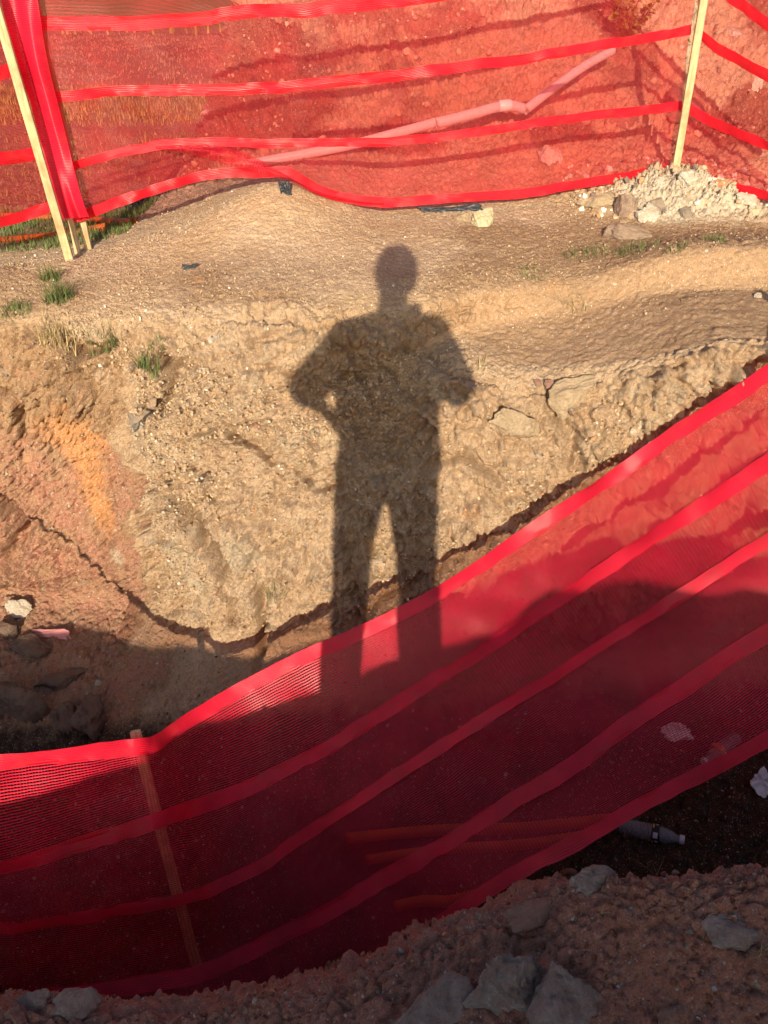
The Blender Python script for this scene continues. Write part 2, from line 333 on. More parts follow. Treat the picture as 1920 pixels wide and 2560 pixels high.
# ---------------------------------------------------------------- the ground: one sheet lofted through feature lines
ROWS = [  # each: {X: (y, z)}  from the horizon towards the camera and behind it; last number = spacing (m) to next row
 ({0:(300,.0)}, 30), ({0:(60,.25)}, 4), ({0:(22,.3)}, 0.5), ({0:(12,.3)}, 0.15),
 ({-9:(8.6,.3), -1.4:(8.6,.3), -.7:(8.6,.4), 3:(8.6,.5), 9:(8.6,.4)}, 0.06),
 ({-9:(7.2,.3), -1.35:(7.2,.3), -.75:(7.2,1.9), 3:(7.2,2.1), 9:(7.2,1.2)}, 0.03),
 ({-9:(6.2,.3), -1.35:(6.2,.3), -.80:(6.2,1.55), 3:(6.2,1.7), 9:(6.2,.9)}, 0.015),
 ({-9:(5.5,.28), -1.4:(5.5,.29), -.85:(5.5,1.0), 0:(5.5,1.08), 1.5:(5.4,1.12), 3:(5.4,1.1), 9:(5.5,.5)}, 0.012),
 ({-9:(4.85,.26), -1.6:(4.85,.27), -1.1:(4.85,.42), -.4:(4.85,.62), 1.5:(4.8,.68), 3:(4.8,.6), 9:(4.85,.4)}, 0.010),
 ({-9:(3.7,.25), -1.9:(3.75,.27), -1.52:(3.75,.31), -1.0:(3.85,.42), -.5:(3.95,.60), -.2:(4.0,.52), 0:(4.05,.44), .7:(4.15,.45), 1.2:(4.25,.5), 1.52:(4.3,.56), 2:(4.3,.52), 9:(4.3,.5)}, 0.0050),
 ({-9:(3.3,.3), -1.7:(3.4,.33), -1.0:(3.45,.37), -.5:(3.5,.42), 0:(3.5,.41), .8:(3.6,.40), 1.5:(3.75,.42), 2.2:(3.8,.42), 9:(3.8,.42)}, 0.006),
 ({-9:(2.9,.2), -1.75:(3.0,.22), -1.4:(3.0,.27), -.9:(2.95,.30), -.45:(2.95,.305), 0:(3.0,.32), .4:(3.12,.34), .76:(3.25,.355), 1.3:(3.2,.50), 2.0:(3.15,.52), 9:(3.1,.5)}, 0.0050),
 ({-9:(2.9,-.1), -1.75:(2.97,-.02), -1.4:(2.95,.04), -.9:(2.86,.08), -.45:(2.86,.10), 0:(2.9,.12), .3:(3.02,.20), .7:(3.12,.245), 1.3:(3.03,.375), 2.0:(2.95,.40), 9:(2.9,.3)}, 0.0050),
 ({-9:(2.9,-.5), -1.9:(3.0,-.45), -1.5:(3.02,-.40), -1.26:(2.98,-.27), -.97:(2.81,-.15), -.45:(2.80,-.10), 0:(2.82,-.04), .25:(2.77,.17), .58:(2.72,.147), .95:(2.6,.25), 1.2:(2.52,.37), 1.8:(2.5,.38), 9:(2.5,.2)}, 0.0050),
 ({-9:(2.9,-.8), -2:(3.0,-.75), -1.5:(3.02,-.75), -1.24:(2.96,-.68), -1.0:(2.73,-.5), -.9:(2.66,-.44), -.45:(2.66,-.40), 0:(2.64,-.38), .6:(2.55,-.35), 1.2:(2.45,-.25), 2:(2.42,-.2), 9:(2.4,-.4)}, 0.0050),
 ({-9:(2.9,-1.1), -2:(2.95,-1.1), -1.5:(2.9,-1.16), -1.27:(2.84,-1.12), -1.03:(2.60,-1.05), -.6:(2.5,-1.0), 0:(2.46,-.97), .6:(2.40,-.95), 1.2:(2.3,-.9), 2:(2.3,-.85), 9:(2.3,-.9)}, 0.0075),
 ({-9:(2.2,-1.3), -2:(2.3,-1.28), -1:(2.2,-1.25), 0:(2.05,-1.2), 1:(1.9,-1.08), 2:(1.9,-1.05), 9:(1.9,-1.2)}, 0.011),
 ({-9:(1.2,-1.5), -2:(1.2,-1.5), -.5:(1.2,-1.6), 0:(1.2,-1.45), .6:(1.25,-1.12), 1:(1.3,-1.02), 2:(1.3,-.95), 9:(1.3,-1)}, 0.009),
 ({-9:(1.0,-.9), -1.3:(1.0,-.9), -.5:(1.0,-.95), -.1:(.98,-.7), .34:(1.03,-.4), .53:(.95,-.25), .8:(.95,-.2), 1.6:(1.0,-.2), 9:(1.0,-.3)}, 0.0045),
 ({-9:(.9,-.54), -1.3:(.85,-.54), -.8:(.8,-.49), -.5:(.8,-.48), -.3:(.78,-.40), -.1:(.76,-.29), .1:(.83,-.235), .34:(.85,-.125), .53:(.77,.045), .8:(.75,.10), 1.1:(.75,.10), 1.6:(.8,.06), 9:(.9,-.1)}, 0.0045),
 ({-9:(.4,-.45), -1.3:(.4,-.42), -.5:(.4,-.40), -.1:(.4,-.23), .1:(.4,-.19), .34:(.42,-.11), .6:(.42,-.04), 1.1:(.42,.0), 1.6:(.4,0), 9:(.4,0)}, 0.009),
 ({-9:(-.1,-.3), -1:(-.1,-.26), -.4:(-.1,-.06), -.1:(-.1,0), .3:(-.1,0), 9:(-.1,0)}, 0.02),
 ({-9:(-.52,-.2), -1:(-.52,-.15), -.4:(-.5,0), .3:(-.5,0), 9:(-.5,0)}, 0.02),
 # unseen heap added behind the photographer, crest shaped to shade foreground and trench bottom
 ({-9:(-1.15,.25), -1.6:(-1.15,.27), -1.25:(-1.15,.25), -1.0:(-1.15,.29), -.6:(-1.15,.26), -.4:(-1.15,.35), -.24:(-1.15,.41), -.1:(-1.15,.51), .2:(-1.15,.635), .34:(-1.15,.70), .42:(-1.15,.77), .5:(-1.15,.83), .6:(-1.15,.86), .68:(-1.15,.905), .83:(-1.15,.945), .95:(-1.15,.95), 1.05:(-1.15,.985), 1.2:(-1.15,.98), 1.3:(-1.15,.92), 1.45:(-1.15,.90), 9:(-1.15,.6)}, 0.02),
 ({0:(-1.9,.1)}, 0.05), ({0:(-4,.0)}, 1.0), ({0:(-20,.0)}, 8), ({0:(-120,0)}, 0)]

xin = np.concatenate([np.arange(-2.42, -1.36, 0.0052), np.arange(-1.36, -.90, 0.0030), np.arange(-.90, 2.4201, 0.0052)])
g = [0.0052]
while sum(g) < 300: g.append(min(g[-1]*1.16, 20))
ext = np.cumsum(g)[1:]
XS = np.concatenate([xin[0]-ext[::-1], xin, xin[-1]+ext]); NC = len(XS)
ctrl = np.zeros((len(ROWS), NC, 2))
for i, (d, sp) in enumerate(ROWS):
    ks = sorted(d)
    if len(ks) == 1: ctrl[i] = d[ks[0]]
    else: ctrl[i] = pchip(ks, [d[k] for k in ks], np.clip(XS, ks[0], ks[-1]))
mid = np.abs(XS) < 1.6
seg = np.sqrt(((ctrl[1:]-ctrl[:-1])**2).sum(2))[:, mid].mean(1)
tt = np.concatenate([[0], np.cumsum(seg)])
tq = []
for i, (d, sp) in enumerate(ROWS[:-1]):
    k = max(1, int(round(seg[i]/sp))); tq += list(tt[i] + seg[i]*np.arange(k)/k)
tq = np.array(tq+[tt[-1]]); NR = len(tq)
prof = pchip(tt, ctrl, tq)                                   # NR x NC x 2
G = np.zeros((NR, NC, 3)); G[:,:,0] = XS[None,:]; G[:,:,1:] = prof
def normals(G):
    du = np.gradient(G, axis=1); dv = np.gradient(G, axis=0); n = np.cross(dv, du)
    n /= np.linalg.norm(n, axis=2, keepdims=True)+1e-12
    if n[:,:,2].mean() < 0: n = -n
    return n
def boxblur(A, k, ax):
    pad = [(0,0)]*A.ndim; pad[ax] = (k+1, k); C_ = np.cumsum(np.pad(A, pad, mode='edge'), axis=ax); n_ = A.shape[ax]
    hi = np.take(C_, np.arange(2*k+1, 2*k+1+n_), axis=ax); lo = np.take(C_, np.arange(0, n_), axis=ax); return (hi-lo)/(2*k+1)
nrm = normals(G)
for _ in range(2): nrm = boxblur(boxblur(nrm, 12, 0), 14, 1)
nrm[:,:,0] *= .6
nrm /= np.linalg.norm(nrm, axis=2, keepdims=True)
p = G.reshape(-1,3); nn = nrm.reshape(-1,3)
steep = 1-np.clip(nn[:,2], 0, 1)
X_, Y_, Z_ = p[:,0], p[:,1], p[:,2]
inside = sstep(40, 12, np.abs(X_))*sstep(60, 14, np.abs(Y_))
wall = sstep(.25,.6,steep)*(Y_ > 1.9)*(Y_ < 3.6)
trench = sstep(3.05,2.9,Y_)
top = sstep(2.9,3.05,Y_)*sstep(4.3,4.1,Y_)
mound = sstep(4.5,4.9,Y_)*sstep(9,8,Y_)*sstep(-1.5,-1.0,X_)
fore = sstep(1.15,.95,Y_)*(Y_ > -3); shade_berm = sstep(-.5,-.9,Y_)*(Y_ > -3)
leftclay = sstep(-.94,-1.20,X_+.16*vnoise(p*4.5, 881)+.09*vnoise(p*13, 882))*sstep(3.3,3.1,Y_)*sstep(.26,.14,Z_)*sstep(1.8,2.3,Y_)
shelf = sstep(.2,.5,X_)*sstep(0,.05,Y_-(2.76-.42*np.clip(X_-.58,0,.6)))*sstep(3.25,3.1,Y_)*(Z_ > .1)
near = (np.abs(X_) < 6) & (Y_ < 10) & (Y_ > -3)
q = p[near]
def nz(fn):
    o = np.zeros(len(p)); o[near] = fn(q); return o
n1 = fbm(p, 1.3, 3, 1)*inside
n2 = nz(lambda q: fbm(q, 5.0, 4, 31))
n3 = nz(lambda q: fbm(q, 22.0, 4, 51, 0.6))
nr = nz(lambda q: fbm(q, 7.0, 4, 71, 0.55, True))
def cl(scale, seed):
    d1, d2, idv = worley(q + 0.012*np.stack([vnoise(q*30,5), vnoise(q*30,6), vnoise(q*30,7)],1), scale, seed)
    a = np.zeros(len(p)); b = a.copy(); e_ = sstep(0.02, .20, d2-d1); a[near] = (np.clip(0.75-d1, 0, 1)*.42 + .26*e_)*(0.12+0.88*idv)**1.4*e_**.5; b[near] = idv; return a, b
c1, e1 = cl(14.0, 201); c2, e2 = cl(34.0, 301); c3, e3 = cl(75.0, 401)
rough = 0.38 + 1.05*wall + 0.25*mound + 0.75*fore - 0.22*shelf - .1*top + .35*sstep(2.4,2.0,Y_)*(Y_ > 1) 
rough = (rough - .16*top)*(1-.6*shelf)
rough = np.clip(rough*(0.75+0.5*(n1+.3)), 0.07, 1.4)*(1-.65*np.exp(-((X_+1.12)/.10)**2)*(Y_ < 3.2)*(Y_ > 2))*(1+.1*leftclay)*(1-.6*shade_berm)
cm = sstep(-.25,.25,nz(lambda q: fbm(q, 2.6, 2, 91)))       # where clods lie thick
n4 = nz(lambda q: fbm(q, 70.0, 2, 61, 0.6))
disp = n1*0.03*(1-.5*top)*(1-.8*shade_berm) + n2*0.034*rough*(1-.3*fore) + n3*0.018*(.25+rough)*(1-.45*fore) + n4*0.007*(.35+rough) + nr*0.012*rough*wall
fk = 1-.62*fore
disp += c1*0.15*rough*(0.15+.85*cm)*fk + c2*0.085*(rough*.85+.05)*fk + c3*0.040*(rough*.7+.12)*fk
# deep cracks and gullies in the cut face
crk = nz(lambda q: fbm(q*np.array([1,1,1.8]), 3.2, 4, 131, 0.5, True)); disp -= 0.055*sstep(.52,.82,crk)*wall*(1-leftclay)
disp -= 0.02*sstep(.55,.8,nz(lambda q: fbm(q, 9, 3, 141, 0.5, True)))*wall
disp += 0.035*np.exp(-((X_+1.02)/.06)**2)*trench*0
far = ~near; # ledges and clefts in the cut face: polylines in photo pixels laid on the wall
def cleft(pts, y, depth, wid, lip):
    global disp
    W_ = [P(a, b, y) for a, b in pts]; dm = np.full(len(p), 9.0); sg = np.zeros(len(p))
    sel = np.nonzero(near & (Y_ > y-.35) & (Y_ < y+.35))[0]
    jx = X_[sel] + .022*vnoise(p[sel]*14, 501) + .008*vnoise(p[sel]*45, 502); jz = Z_[sel] + .022*vnoise(p[sel]*14, 503) + .008*vnoise(p[sel]*45, 504)
    d_ = np.full(len(sel), 9.0); s_ = np.zeros(len(sel)); tpar = np.zeros(len(sel))
    for i in range(len(W_)-1):
        ax, az, bx, bz = W_[i].x, W_[i].z, W_[i+1].x, W_[i+1].z; L2 = (bx-ax)**2+(bz-az)**2
        t = np.clip(((jx-ax)*(bx-ax)+(jz-az)*(bz-az))/L2, 0, 1); ex, ez = jx-ax-t*(bx-ax), jz-az-t*(bz-az); dd = np.hypot(ex, ez)
        m = dd < d_; d_ = np.where(m, dd, d_); s_ = np.where(m, ez, s_); tpar = np.where(m, (i+t)/(len(W_)-1), tpar)
    fade = np.clip(np.minimum(tpar, 1-tpar)*6+.25, 0, 1)*(.55+.6*(vnoise(p[sel]*6, 505)*.5+.5))
    disp[sel] += fade*(-depth*2.3*np.exp(-(d_/(wid*1.15))**2) + 1.3*lip*np.exp(-((d_-wid*2.2)/(wid*1.7))**2)*(s_ < 0))
cleft([(395,1255),(455,1275),(500,1330),(545,1365),(600,1420)], 2.66, .075, .020, .045)
cleft([(540,1450),(580,1480),(585,1540)], 2.6, .05, .016, .03)
cleft([(640,1460),(665,1540),(650,1600)], 2.56, .06, .02, .03)
cleft([(380,905),(420,930),(430,985),(400,1010),(385,985)], 2.85, .10, .030, .03)
cleft([(560,1060),(640,1100),(700,1130)], 2.8, .04, .014, .03)
cleft([(860,890),(890,930),(990,960),(1080,1040),(1110,1080)], 2.82, .014, .014, .010)
cleft([(560,795),(640,790),(720,800),(735,830)], 2.93, .025, .012, .010)
cleft([(960,905),(1060,905),(1180,912),(1240,930)], 2.84, .022, .012, .014)
cleft([(1380,1030),(1440,1100),(1420,1170)], 2.6, .05, .018, .03)
cleft([(1060,1190),(1150,1150),(1260,1190)], 2.62, .04, .014, .03)
cleft([(740,1180),(800,1210),(870,1200)], 2.7, .035, .012, .02)
cleft([(900,1560),(1000,1500),(1130,1440)], 2.48, .05, .018, .03)
cleft([(20,960),(70,1000),(60,1080)], 3.0, .05, .02, .04); cleft([(0,1260),(60,1330),(20,1420)], 2.95, .07, .03, .05); cleft([(150,820),(220,850),(300,840)], 3.0, .05, .02, .03)
disp += wall*(1-leftclay)*(.045*fbm(p, 2.4, 2, 601) + .03*sstep(-.1,.3,nz(lambda q: fbm(q*np.array([1,1,1.6]), 6, 3, 611))) - .012)
disp += fore*(-.05)
PALE = np.exp(-(((X_-1.45)/.30)**2+((Y_-4.12)/.20)**2)) + .45*np.exp(-(((X_-1.95)/.32)**2+((Y_-4.03)/.20)**2))
disp += np.clip(PALE,0,1)*(.05 + .10*c1 + .09*c2 + .05*c3 + .03*n2)*sstep(3.7,3.9,Y_)*(Y_ < 4.7)
disp += mound*(.05*fbm(p, 3.0, 3, 621) + .05*c1 + .03*c2)
disp[far] = n1[far]*0.06
G2 = (p + nn*disp[:,None]).reshape(NR, NC, 3)
me = mesh_np('ground', G2.reshape(-1,3), grid_faces(NR, NC)[:, ::-1])
def attr(nm, arr):
    a = me.attributes.new(nm, 'FLOAT', 'POINT'); a.data.foreach_set('value', np.clip(arr,0,1).astype(np.float32))
def blob(px, py, y, rx, rz, ry=None):
    c = P(px, py, y); ry = ry or rx
    return np.exp(-(((X_-c.x)/rx)**2 + ((Y_-c.y)/ry)**2 + ((Z_-c.z)/rz)**2))
attr('brown', np.clip(shelf*.62 + .42*sstep(.1,.6,X_)*sstep(2.9,3.1,Y_)*sstep(4.0,3.6,Y_) + .22*top + 1.0*leftclay + .22*blob(620,730,3.2,.5,.12) + .35*top*sstep(.1,.9,n1*2+.4) + .75*sstep(1.6,2.3,Y_)*sstep(2.55,2.35,Y_)*sstep(-.6,.2,X_), 0, 1))
attr('moundsoil', np.clip(mound*(.62+.5*n1*6) + .75*sstep(4.6,4.9,Y_)*sstep(-.9,-1.3,X_)*(Y_ < 40), 0, 1))
attr('red', np.clip(fore*1.0 + shade_berm*.5 + leftclay*(.25+.25*sstep(.1,-.5,Z_)), 0, 1))
attr('clay', np.clip(.75*blob(200,1090,2.98,.13,.20,.3) + .8*blob(240,1290,2.9,.11,.22,.3) + .32*blob(1450,720,3.25,.6,.08,.3) + .25*blob(60,1000,3,.3,.3) + .45*blob(330,840,3,.12,.1) + .5*blob(490,690,3.2,.05,.04,.08) + .5*blob(1180,1270,2.6,.06,.08), 0, 1))
attr('pale', np.clip(1.2*blob(1640,520,4.05,.22,.12,.22) + .9*blob(1850,520,4.1,.3,.12,.3) + .45*wall*sstep(-.2,.6,n2)*(1-leftclay) + .9*blob(280,1430,2.8,.05,.12,.2) + .4*blob(420,1400,2.6,.2,.25), 0, 1))
attr('grassy', np.clip(sstep(7.5,8.3,Y_)*sstep(11.5,10,Y_)*.9 + sstep(20,24,Y_), 0, 1))
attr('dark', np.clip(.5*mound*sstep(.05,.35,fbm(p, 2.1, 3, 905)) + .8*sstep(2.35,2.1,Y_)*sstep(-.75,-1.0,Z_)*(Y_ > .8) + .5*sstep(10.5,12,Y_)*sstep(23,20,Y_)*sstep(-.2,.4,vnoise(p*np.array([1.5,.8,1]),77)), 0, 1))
attr('smooth', np.clip(leftclay*.2 + shelf*.8 + .3*top, 0, 1))
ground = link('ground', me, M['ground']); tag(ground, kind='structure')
vv = [tuple(v) for v in G2[:, ::2].reshape(-1,3)[:]]
NC2 = G2[:, ::2].shape[1]; rsel = (tq > tt[2]) & (tq < tt[-6]); G3 = G2[rsel][:, ::2]
BV = BVHTree.FromPolygons([tuple(v) for v in G3.reshape(-1,3)], [tuple(int(k) for k in f) for f in grid_faces(G3.shape[0], G3.shape[1])])
def hit(px, py):
    d = ray(px, py).normalized(); loc, nor, idx, dist = BV.ray_cast(Vector((0,0,CH)), d)
    if loc is None: return P(px, py, 3.0), Vector((0,0,1))
    if nor.dot(d) > 0: nor = -nor
    return loc, nor
def drop(x, y):
    loc, nor, idx, dist = BV.ray_cast(Vector((x,y,5)), Vector((0,0,-1)))
    if loc is None: return Vector((x,y,0)), Vector((0,0,1))
    if nor.z < 0: nor = -nor
    return loc, nor
pxm = lambda px, loc: px/F*((loc-Vector((0,0,CH))).dot(Vector((0,CP,-SP))))   # photo pixels -> metres at that depth

#@@ OBJECTS
exec_objects = True

# ---------------------------------------------------------------- netting
def strip_grid(cols, nv, wob=0.0, seed=1, vext=None):
    """cols: list of columns, each a list of band points (Vector). Smooth surface through them -> grid, band rows"""
    nb = len(cols[0]); lines = [catmull([c[k] for c in cols], 14) for k in range(nb)]
    A = np.array([[tuple(v) for v in ln] for ln in lines])     # nb x NU x 3
    t = np.arange(nb); tq_ = np.linspace(0, nb-1, (nb-1)*nv+1)
    Gd = pchip(t, A, tq_) if nb > 2 else A[0][None]*(1-tq_[:,None,None]) + A[1][None]*tq_[:,None,None]
    return Gd
def net_uv(me, Gd):
    du = np.linalg.norm(np.diff(Gd, axis=1), axis=2); u = np.concatenate([np.zeros((Gd.shape[0],1)), np.cumsum(du,1)],1)
    dv = np.linalg.norm(np.diff(Gd, axis=0), axis=2).mean(1); v = np.concatenate([[0], np.cumsum(dv)])
    v = np.linspace(0, v[-1], len(v))
    uv = np.stack([np.broadcast_to(u.mean(0)[None], u.shape), np.broadcast_to(v[:,None], u.shape)], 2).reshape(-1,2)
    vi = np.zeros(len(me.loops), dtype=np.int32); me.loops.foreach_get('vertex_index', vi)
    me.uv_layers.new(name='UVMap').data.foreach_set('uv', uv[vi].astype(np.float32).ravel())
def grid_obj(name, Gd, mat, parent):
    me = mesh_np(name, Gd.reshape(-1,3), grid_faces(Gd.shape[0], Gd.shape[1])); net_uv(me, Gd); return link(name, me, mat, parent)
def build_net(cols, root, mat, nv=16, band_w=0.026, wob=0.010, seed=3, bands=None, name='netting', wid=None):
    Gd = strip_grid(cols, nv); sh = Gd.shape; q = Gd.reshape(-1,3)
    nb = len(cols[0])
    vpos = np.repeat(np.linspace(0, nb-1, sh[0]), sh[1])
    slack = np.abs(np.sin(vpos*PI))**0.7
    w = vnoise(q*np.array([3.0,3.0,7.0]), seed)*wob*1.6*slack + vnoise(q*np.array([9,9,22]), seed+1)*wob*.45 + vnoise(q*np.array([5,5,1.5])+3, seed+2)*wob
    q = q + np.array([0,-0.75,0.35])[None]*w[:,None]
    Gd = q.reshape(sh)
    grid_obj(name, Gd, M[mat], root)
    nrmG = normals(Gd)
    if nrmG[:,:,1].mean() > 0: nrmG = -nrmG
    for k in range(nb):
        if bands is not None and k not in bands: continue
        bw = (wid or {}).get(k, band_w)
        i = k*nv; i = min(i, sh[0]-1)
        c = Gd[i]; lo = Gd[max(i-1,0)]; hi = Gd[min(i+1, sh[0]-1)]
        d = hi-lo; d /= np.linalg.norm(d, axis=1, keepdims=True)+1e-9
        off = 0 if 0 < k < nb-1 else (bw*0.8 if k == 0 else -bw*0.8)
        jit = (vnoise(c*4.0, seed+9+k)*.30+vnoise(c*19.0, seed+29+k)*.12)*bw
        bow = np.array([-1,-.5,0,.5,1])
        nn_ = nrmG[i]
        pup = vnoise(c*16.0, seed+19+k)*0.007
        rows = [c + d*1.0*((s*(bw+ (jit if s > 0 else -jit*.5)) + off))[:,None] + nn_*(0.003+0.0012*(1-abs(s))+pup*s)[:,None] if hasattr(jit, 'shape') else None for s in bow]
        grid_obj('band', np.array(rows), M['tapefar' if mat == 'netfar' else 'tape'], root)
    return Gd
def line(pts):
    xs = [a for a, b in pts]; ys = [b for a, b in pts]
    return lambda x: float(pchip(xs, ys, np.array([x]))[0]) if xs[0] <= x <= xs[-1] else (ys[0]+(ys[1]-ys[0])/(xs[1]-xs[0])*(x-xs[0]) if x < xs[0] else ys[-1]+(ys[-1]-ys[-2])/(xs[-1]-xs[-2])*(x-xs[-1]))

# near fence, sagging into the trench
nf = empty('netting_fence', P(530,2540,1.18)); 
tag(nf, 'nearer red netting fence sagging diagonally across the trench, in front of the shadowed bottom', 'fence', 'red netting fences')
top_ = line([(-560,1500),(-313,1735),(-150,1850),(0,1889),(231,1858),(330,1848),(382,1842),(434,1808),(579,1721),(700,1655),(810,1605),(960,1541),(1191,1414),(1336,1300),(1481,1212),(1654,1092),(1800,990),(1920,912)])
bA = line([(-520,1850),(-280,2040),(-120,2135),(0,2170),(200,2115),(405,2045),(579,1984),(810,1877),(960,1779),(1284,1582),(1481,1443),(1828,1217),(1920,1155)])
bB = line([(-480,2080),(-250,2220),(-100,2290),(0,2323),(231,2288),(463,2242),(579,2201),(752,2091),(960,1961),(1076,1886),(1307,1738),(1539,1594),(1770,1443),(1920,1350)])
bC = line([(-440,2330),(-220,2420),(-80,2480),(0,2502),(174,2485),(347,2462),(521,2427),(579,2398),(752,2311),(960,2198),(1249,2028),(1452,1894),(1770,1675),(1920,1582)])
bD = line([(-400,2520),(-180,2570),(0,2600),(340,2575),(530,2545),(800,2480),(1000,2385),(1191,2265),(1365,2161),(1539,2068),(1712,1976),(1920,1860)])
stn = [(-75,28,1.53,1.10),(-40,27,1.525,1.10),(0,25,1.52,1.10),(170,38,1.60,1.13),(300,42,1.67,1.16),(345,42,1.69,1.17),(382,46,1.74,1.18),(434,55,1.85,1.2),(520,66,1.97,1.22),(620,74,2.05,1.24),(760,80,2.10,1.26),(900,85,2.15,1.28),(1100,85,2.20,1.32),(1300,85,2.34,1.38),(1500,85,2.38,1.45),(1700,80,2.38,1.52),(1920,70,2.33,1.58),(2150,60,2.30,1.64),(2400,45,2.25,1.7)]
cols = []
for x, s, y0, y1 in stn:
    xs = [x+s*k for k in range(5)]
    yy = [y0+(y1-y0)*(k/4)**0.9 for k in range(5)]
    cols.append([P(xs[k], f(xs[k]), yy[k]) for k, f in enumerate((top_, bA, bB, bC, bD))])
print('near net heights', [round(sum((c[k]-c[k+1]).length for k in range(4)),2) for c in cols])
inv = nf.matrix_world
rope = catmull([P(-60,1893,1.53), P(-150,1850,1.55), P(-313,1735,1.60), P(-430,1630,1.66), P(-560,1500,1.75), P(-760,1330,1.85)], 16)
tw = []
for i, c in enumerate(rope):
    a = i*.33; wd = .022+.005*math.sin(i*.9); d_ = Vector((0, math.sin(a), math.cos(a)))*wd; e_ = Vector((0, math.cos(a), -math.sin(a)))*.003
    tw.append([tuple(c+d_+e_), tuple(c+e_*2), tuple(c-d_+e_), tuple(c-d_-e_), tuple(c-e_*2), tuple(c+d_-e_), tuple(c+d_+e_)])
grid_obj('twisted_band', np.array(tw).transpose(1,0,2), M['tape'], nf)
Gn = build_net(cols, nf, 'net', nv=18, band_w=0.021, wob=0.012, seed=5, wid={0:.028,1:.029,2:.022,3:.027,4:.023})
def stake_bm(a, b, w, t, seed=0, seg=14, point=True):
    """a rough sawn lath from a (bottom) to b (top)"""
    bm = bmesh.new(); a = Vector(a); b = Vector(b); d = (b-a).normalized()
    s = Vector((1,0,0)); s = (s-d*s.dot(d)).normalized(); n = d.cross(s); rings = []
    rr = random.Random(seed)
    for i in range(seg+1):
        f = i/seg; c = a.lerp(b, f) + s*math.sin(f*3+seed)*0.004 + n*math.sin(f*4+seed)*0.003
        ww = w*(1+rr.uniform(-.04,.04)); t_ = t*(1+rr.uniform(-.05,.05))
        if point and i == 0: ww *= .25
        ch = 0.12
        prof_ = [(-1+ch,-1),(1-ch,-1),(1,-1+ch*2),(1,1-ch*2),(1-ch,1),(-1+ch,1),(-1,1-ch*2),(-1,-1+ch*2)]
        rings.append([bm.verts.new(c+s*ww*.5*x+n*t_*.5*y) for x, y in prof_])
    for i in range(seg):
        for k in range(8): bm.faces.new((rings[i][k], rings[i][(k+1)%8], rings[i+1][(k+1)%8], rings[i+1][k]))
    bm.faces.new(rings[0][::-1]); bm.faces.new(rings[-1]); bmesh.ops.recalc_face_normals(bm, faces=bm.faces)
    return bm
nf.location = (0,0,0)
def off(v, dy): return Vector(v)+Vector((0,dy,0))
sb = P(545,2600,1.20); stp = P(338,1828,1.745)
from_bm('stake', stake_bm(sb+(sb-stp)*0.2, stp, 0.034, 0.020, 3), M['wood'], nf)
rt = cols[-2][0]; rb = cols[-2][4]
from_bm('stake', stake_bm(rb+(rb-rt)*0.55+Vector((0,.03,0)), rt+Vector((0,.03,.05)), 0.034, 0.020, 4), M['wood'], nf)
lt = rope[-1]; from_bm('stake', stake_bm(lt+Vector((.05,-.1,-1.6)), lt+Vector((0,.02,.06)), 0.034, 0.020, 5), M['wood'], nf)

# far fence
ff = empty('netting_fence'); tag(ff, 'farther red netting fence standing upright along the top of the sunlit bank', 'fence', 'red netting fences')
def FP(px, py, bul=0.0):                                      # pixel onto the vertical fence plane between the two stakes
    d = ray(px, py); t = (4.025-bul)/(d.y-0.181*d.x); return Vector((0,0,CH))+d*t
f0 = line([(150,560),(210,545),(300,515),(400,478),(520,450),(640,441),(720,440),(770,468),(830,498),(960,515),(1100,510),(1300,495),(1450,470),(1560,450),(1685,427)])
f1 = line([(130,425),(190,412),(300,388),(395,362),(480,357),(640,355),(800,357),(960,354),(1100,345),(1300,315),(1500,288),(1690,264)])
f2 = line([(95,245),(200,240),(300,232),(600,222),(960,190),(1300,150),(1520,112),(1740,72)])
f3 = line([(0,58),(300,62),(600,36),(960,5),(1300,-45),(1740,-120)])
f4 = line([(0,-150),(300,-145),(600,-165),(960,-195),(1300,-240),(1740,-310)])
cols = []
for i, x in enumerate([170,230,300,370,420,480,560,640,720,780,850,960,1080,1200,1320,1450,1560,1640,1690]):
    f = (x-170)/(1690-170)
    xs = [170+f*(1690-170), 145+f*(1705-145), 105+f*(1728-105), 50+f*(1752-50), 5+f*(1775-5)]
    bl = 0.05+0.10*math.sin(f*PI)
    fs = (f4,f3,f2,f1,f0); xr = xs[::-1]
    cols.append([FP(xr[k], fs[k](xr[k]), [0,0.02,.06,.04,.06][k]*1.3*math.sin(f*PI)+0.0) for k in range(5)])
print('far net heights', [round(sum((c[k]-c[k+1]).length for k in range(4)),2) for c in cols])
build_net(cols, ff, 'netfar', nv=18, band_w=0.026, wob=0.020, seed=41, wid={0:.024,1:.026,2:.022,3:.020,4:.023})
# right-hand run, past the right stake
cr = []
for f in (0,.25,.5,.75,1.0,1.5,2.2):
    xs = [1775,1752,1740,1715,1688]; ys = [-250,-90,78,266,428]; xe = [1990,1955,1920,1920,1920]; ye = [-20,90,190,365,500]
    row = []
    for k in range(5):
        x = xs[k]+(xe[k]-xs[k])*f; y = ys[k]+(ye[k]-ys[k])*(f**.85)
        row.append(P(x, y, 4.30-0.35*f))
    cr.append(row)
build_net(cr, ff, 'netfar', nv=14, band_w=0.024, wob=0.014, seed=61)
# left-hand run, past the left bundle
cr = []
for f in (0,.3,.6,1.0,1.6,2.4):
    xs = [5,30,80,120,165]; ys = [-150,60,150,380,520]; xe = [-140,-110,-60,0,0]; ye = [-90,130,215,395,565]
    row = []
    for k in range(5):
        row.append(P(xs[k]+(xe[k]-xs[k])*f, ys[k]+(ye[k]-ys[k])*f, 3.80-0.15*f))
    cr.append(row)
build_net(cr, ff, 'netfar', nv=14, band_w=0.026, wob=0.014, seed=71)
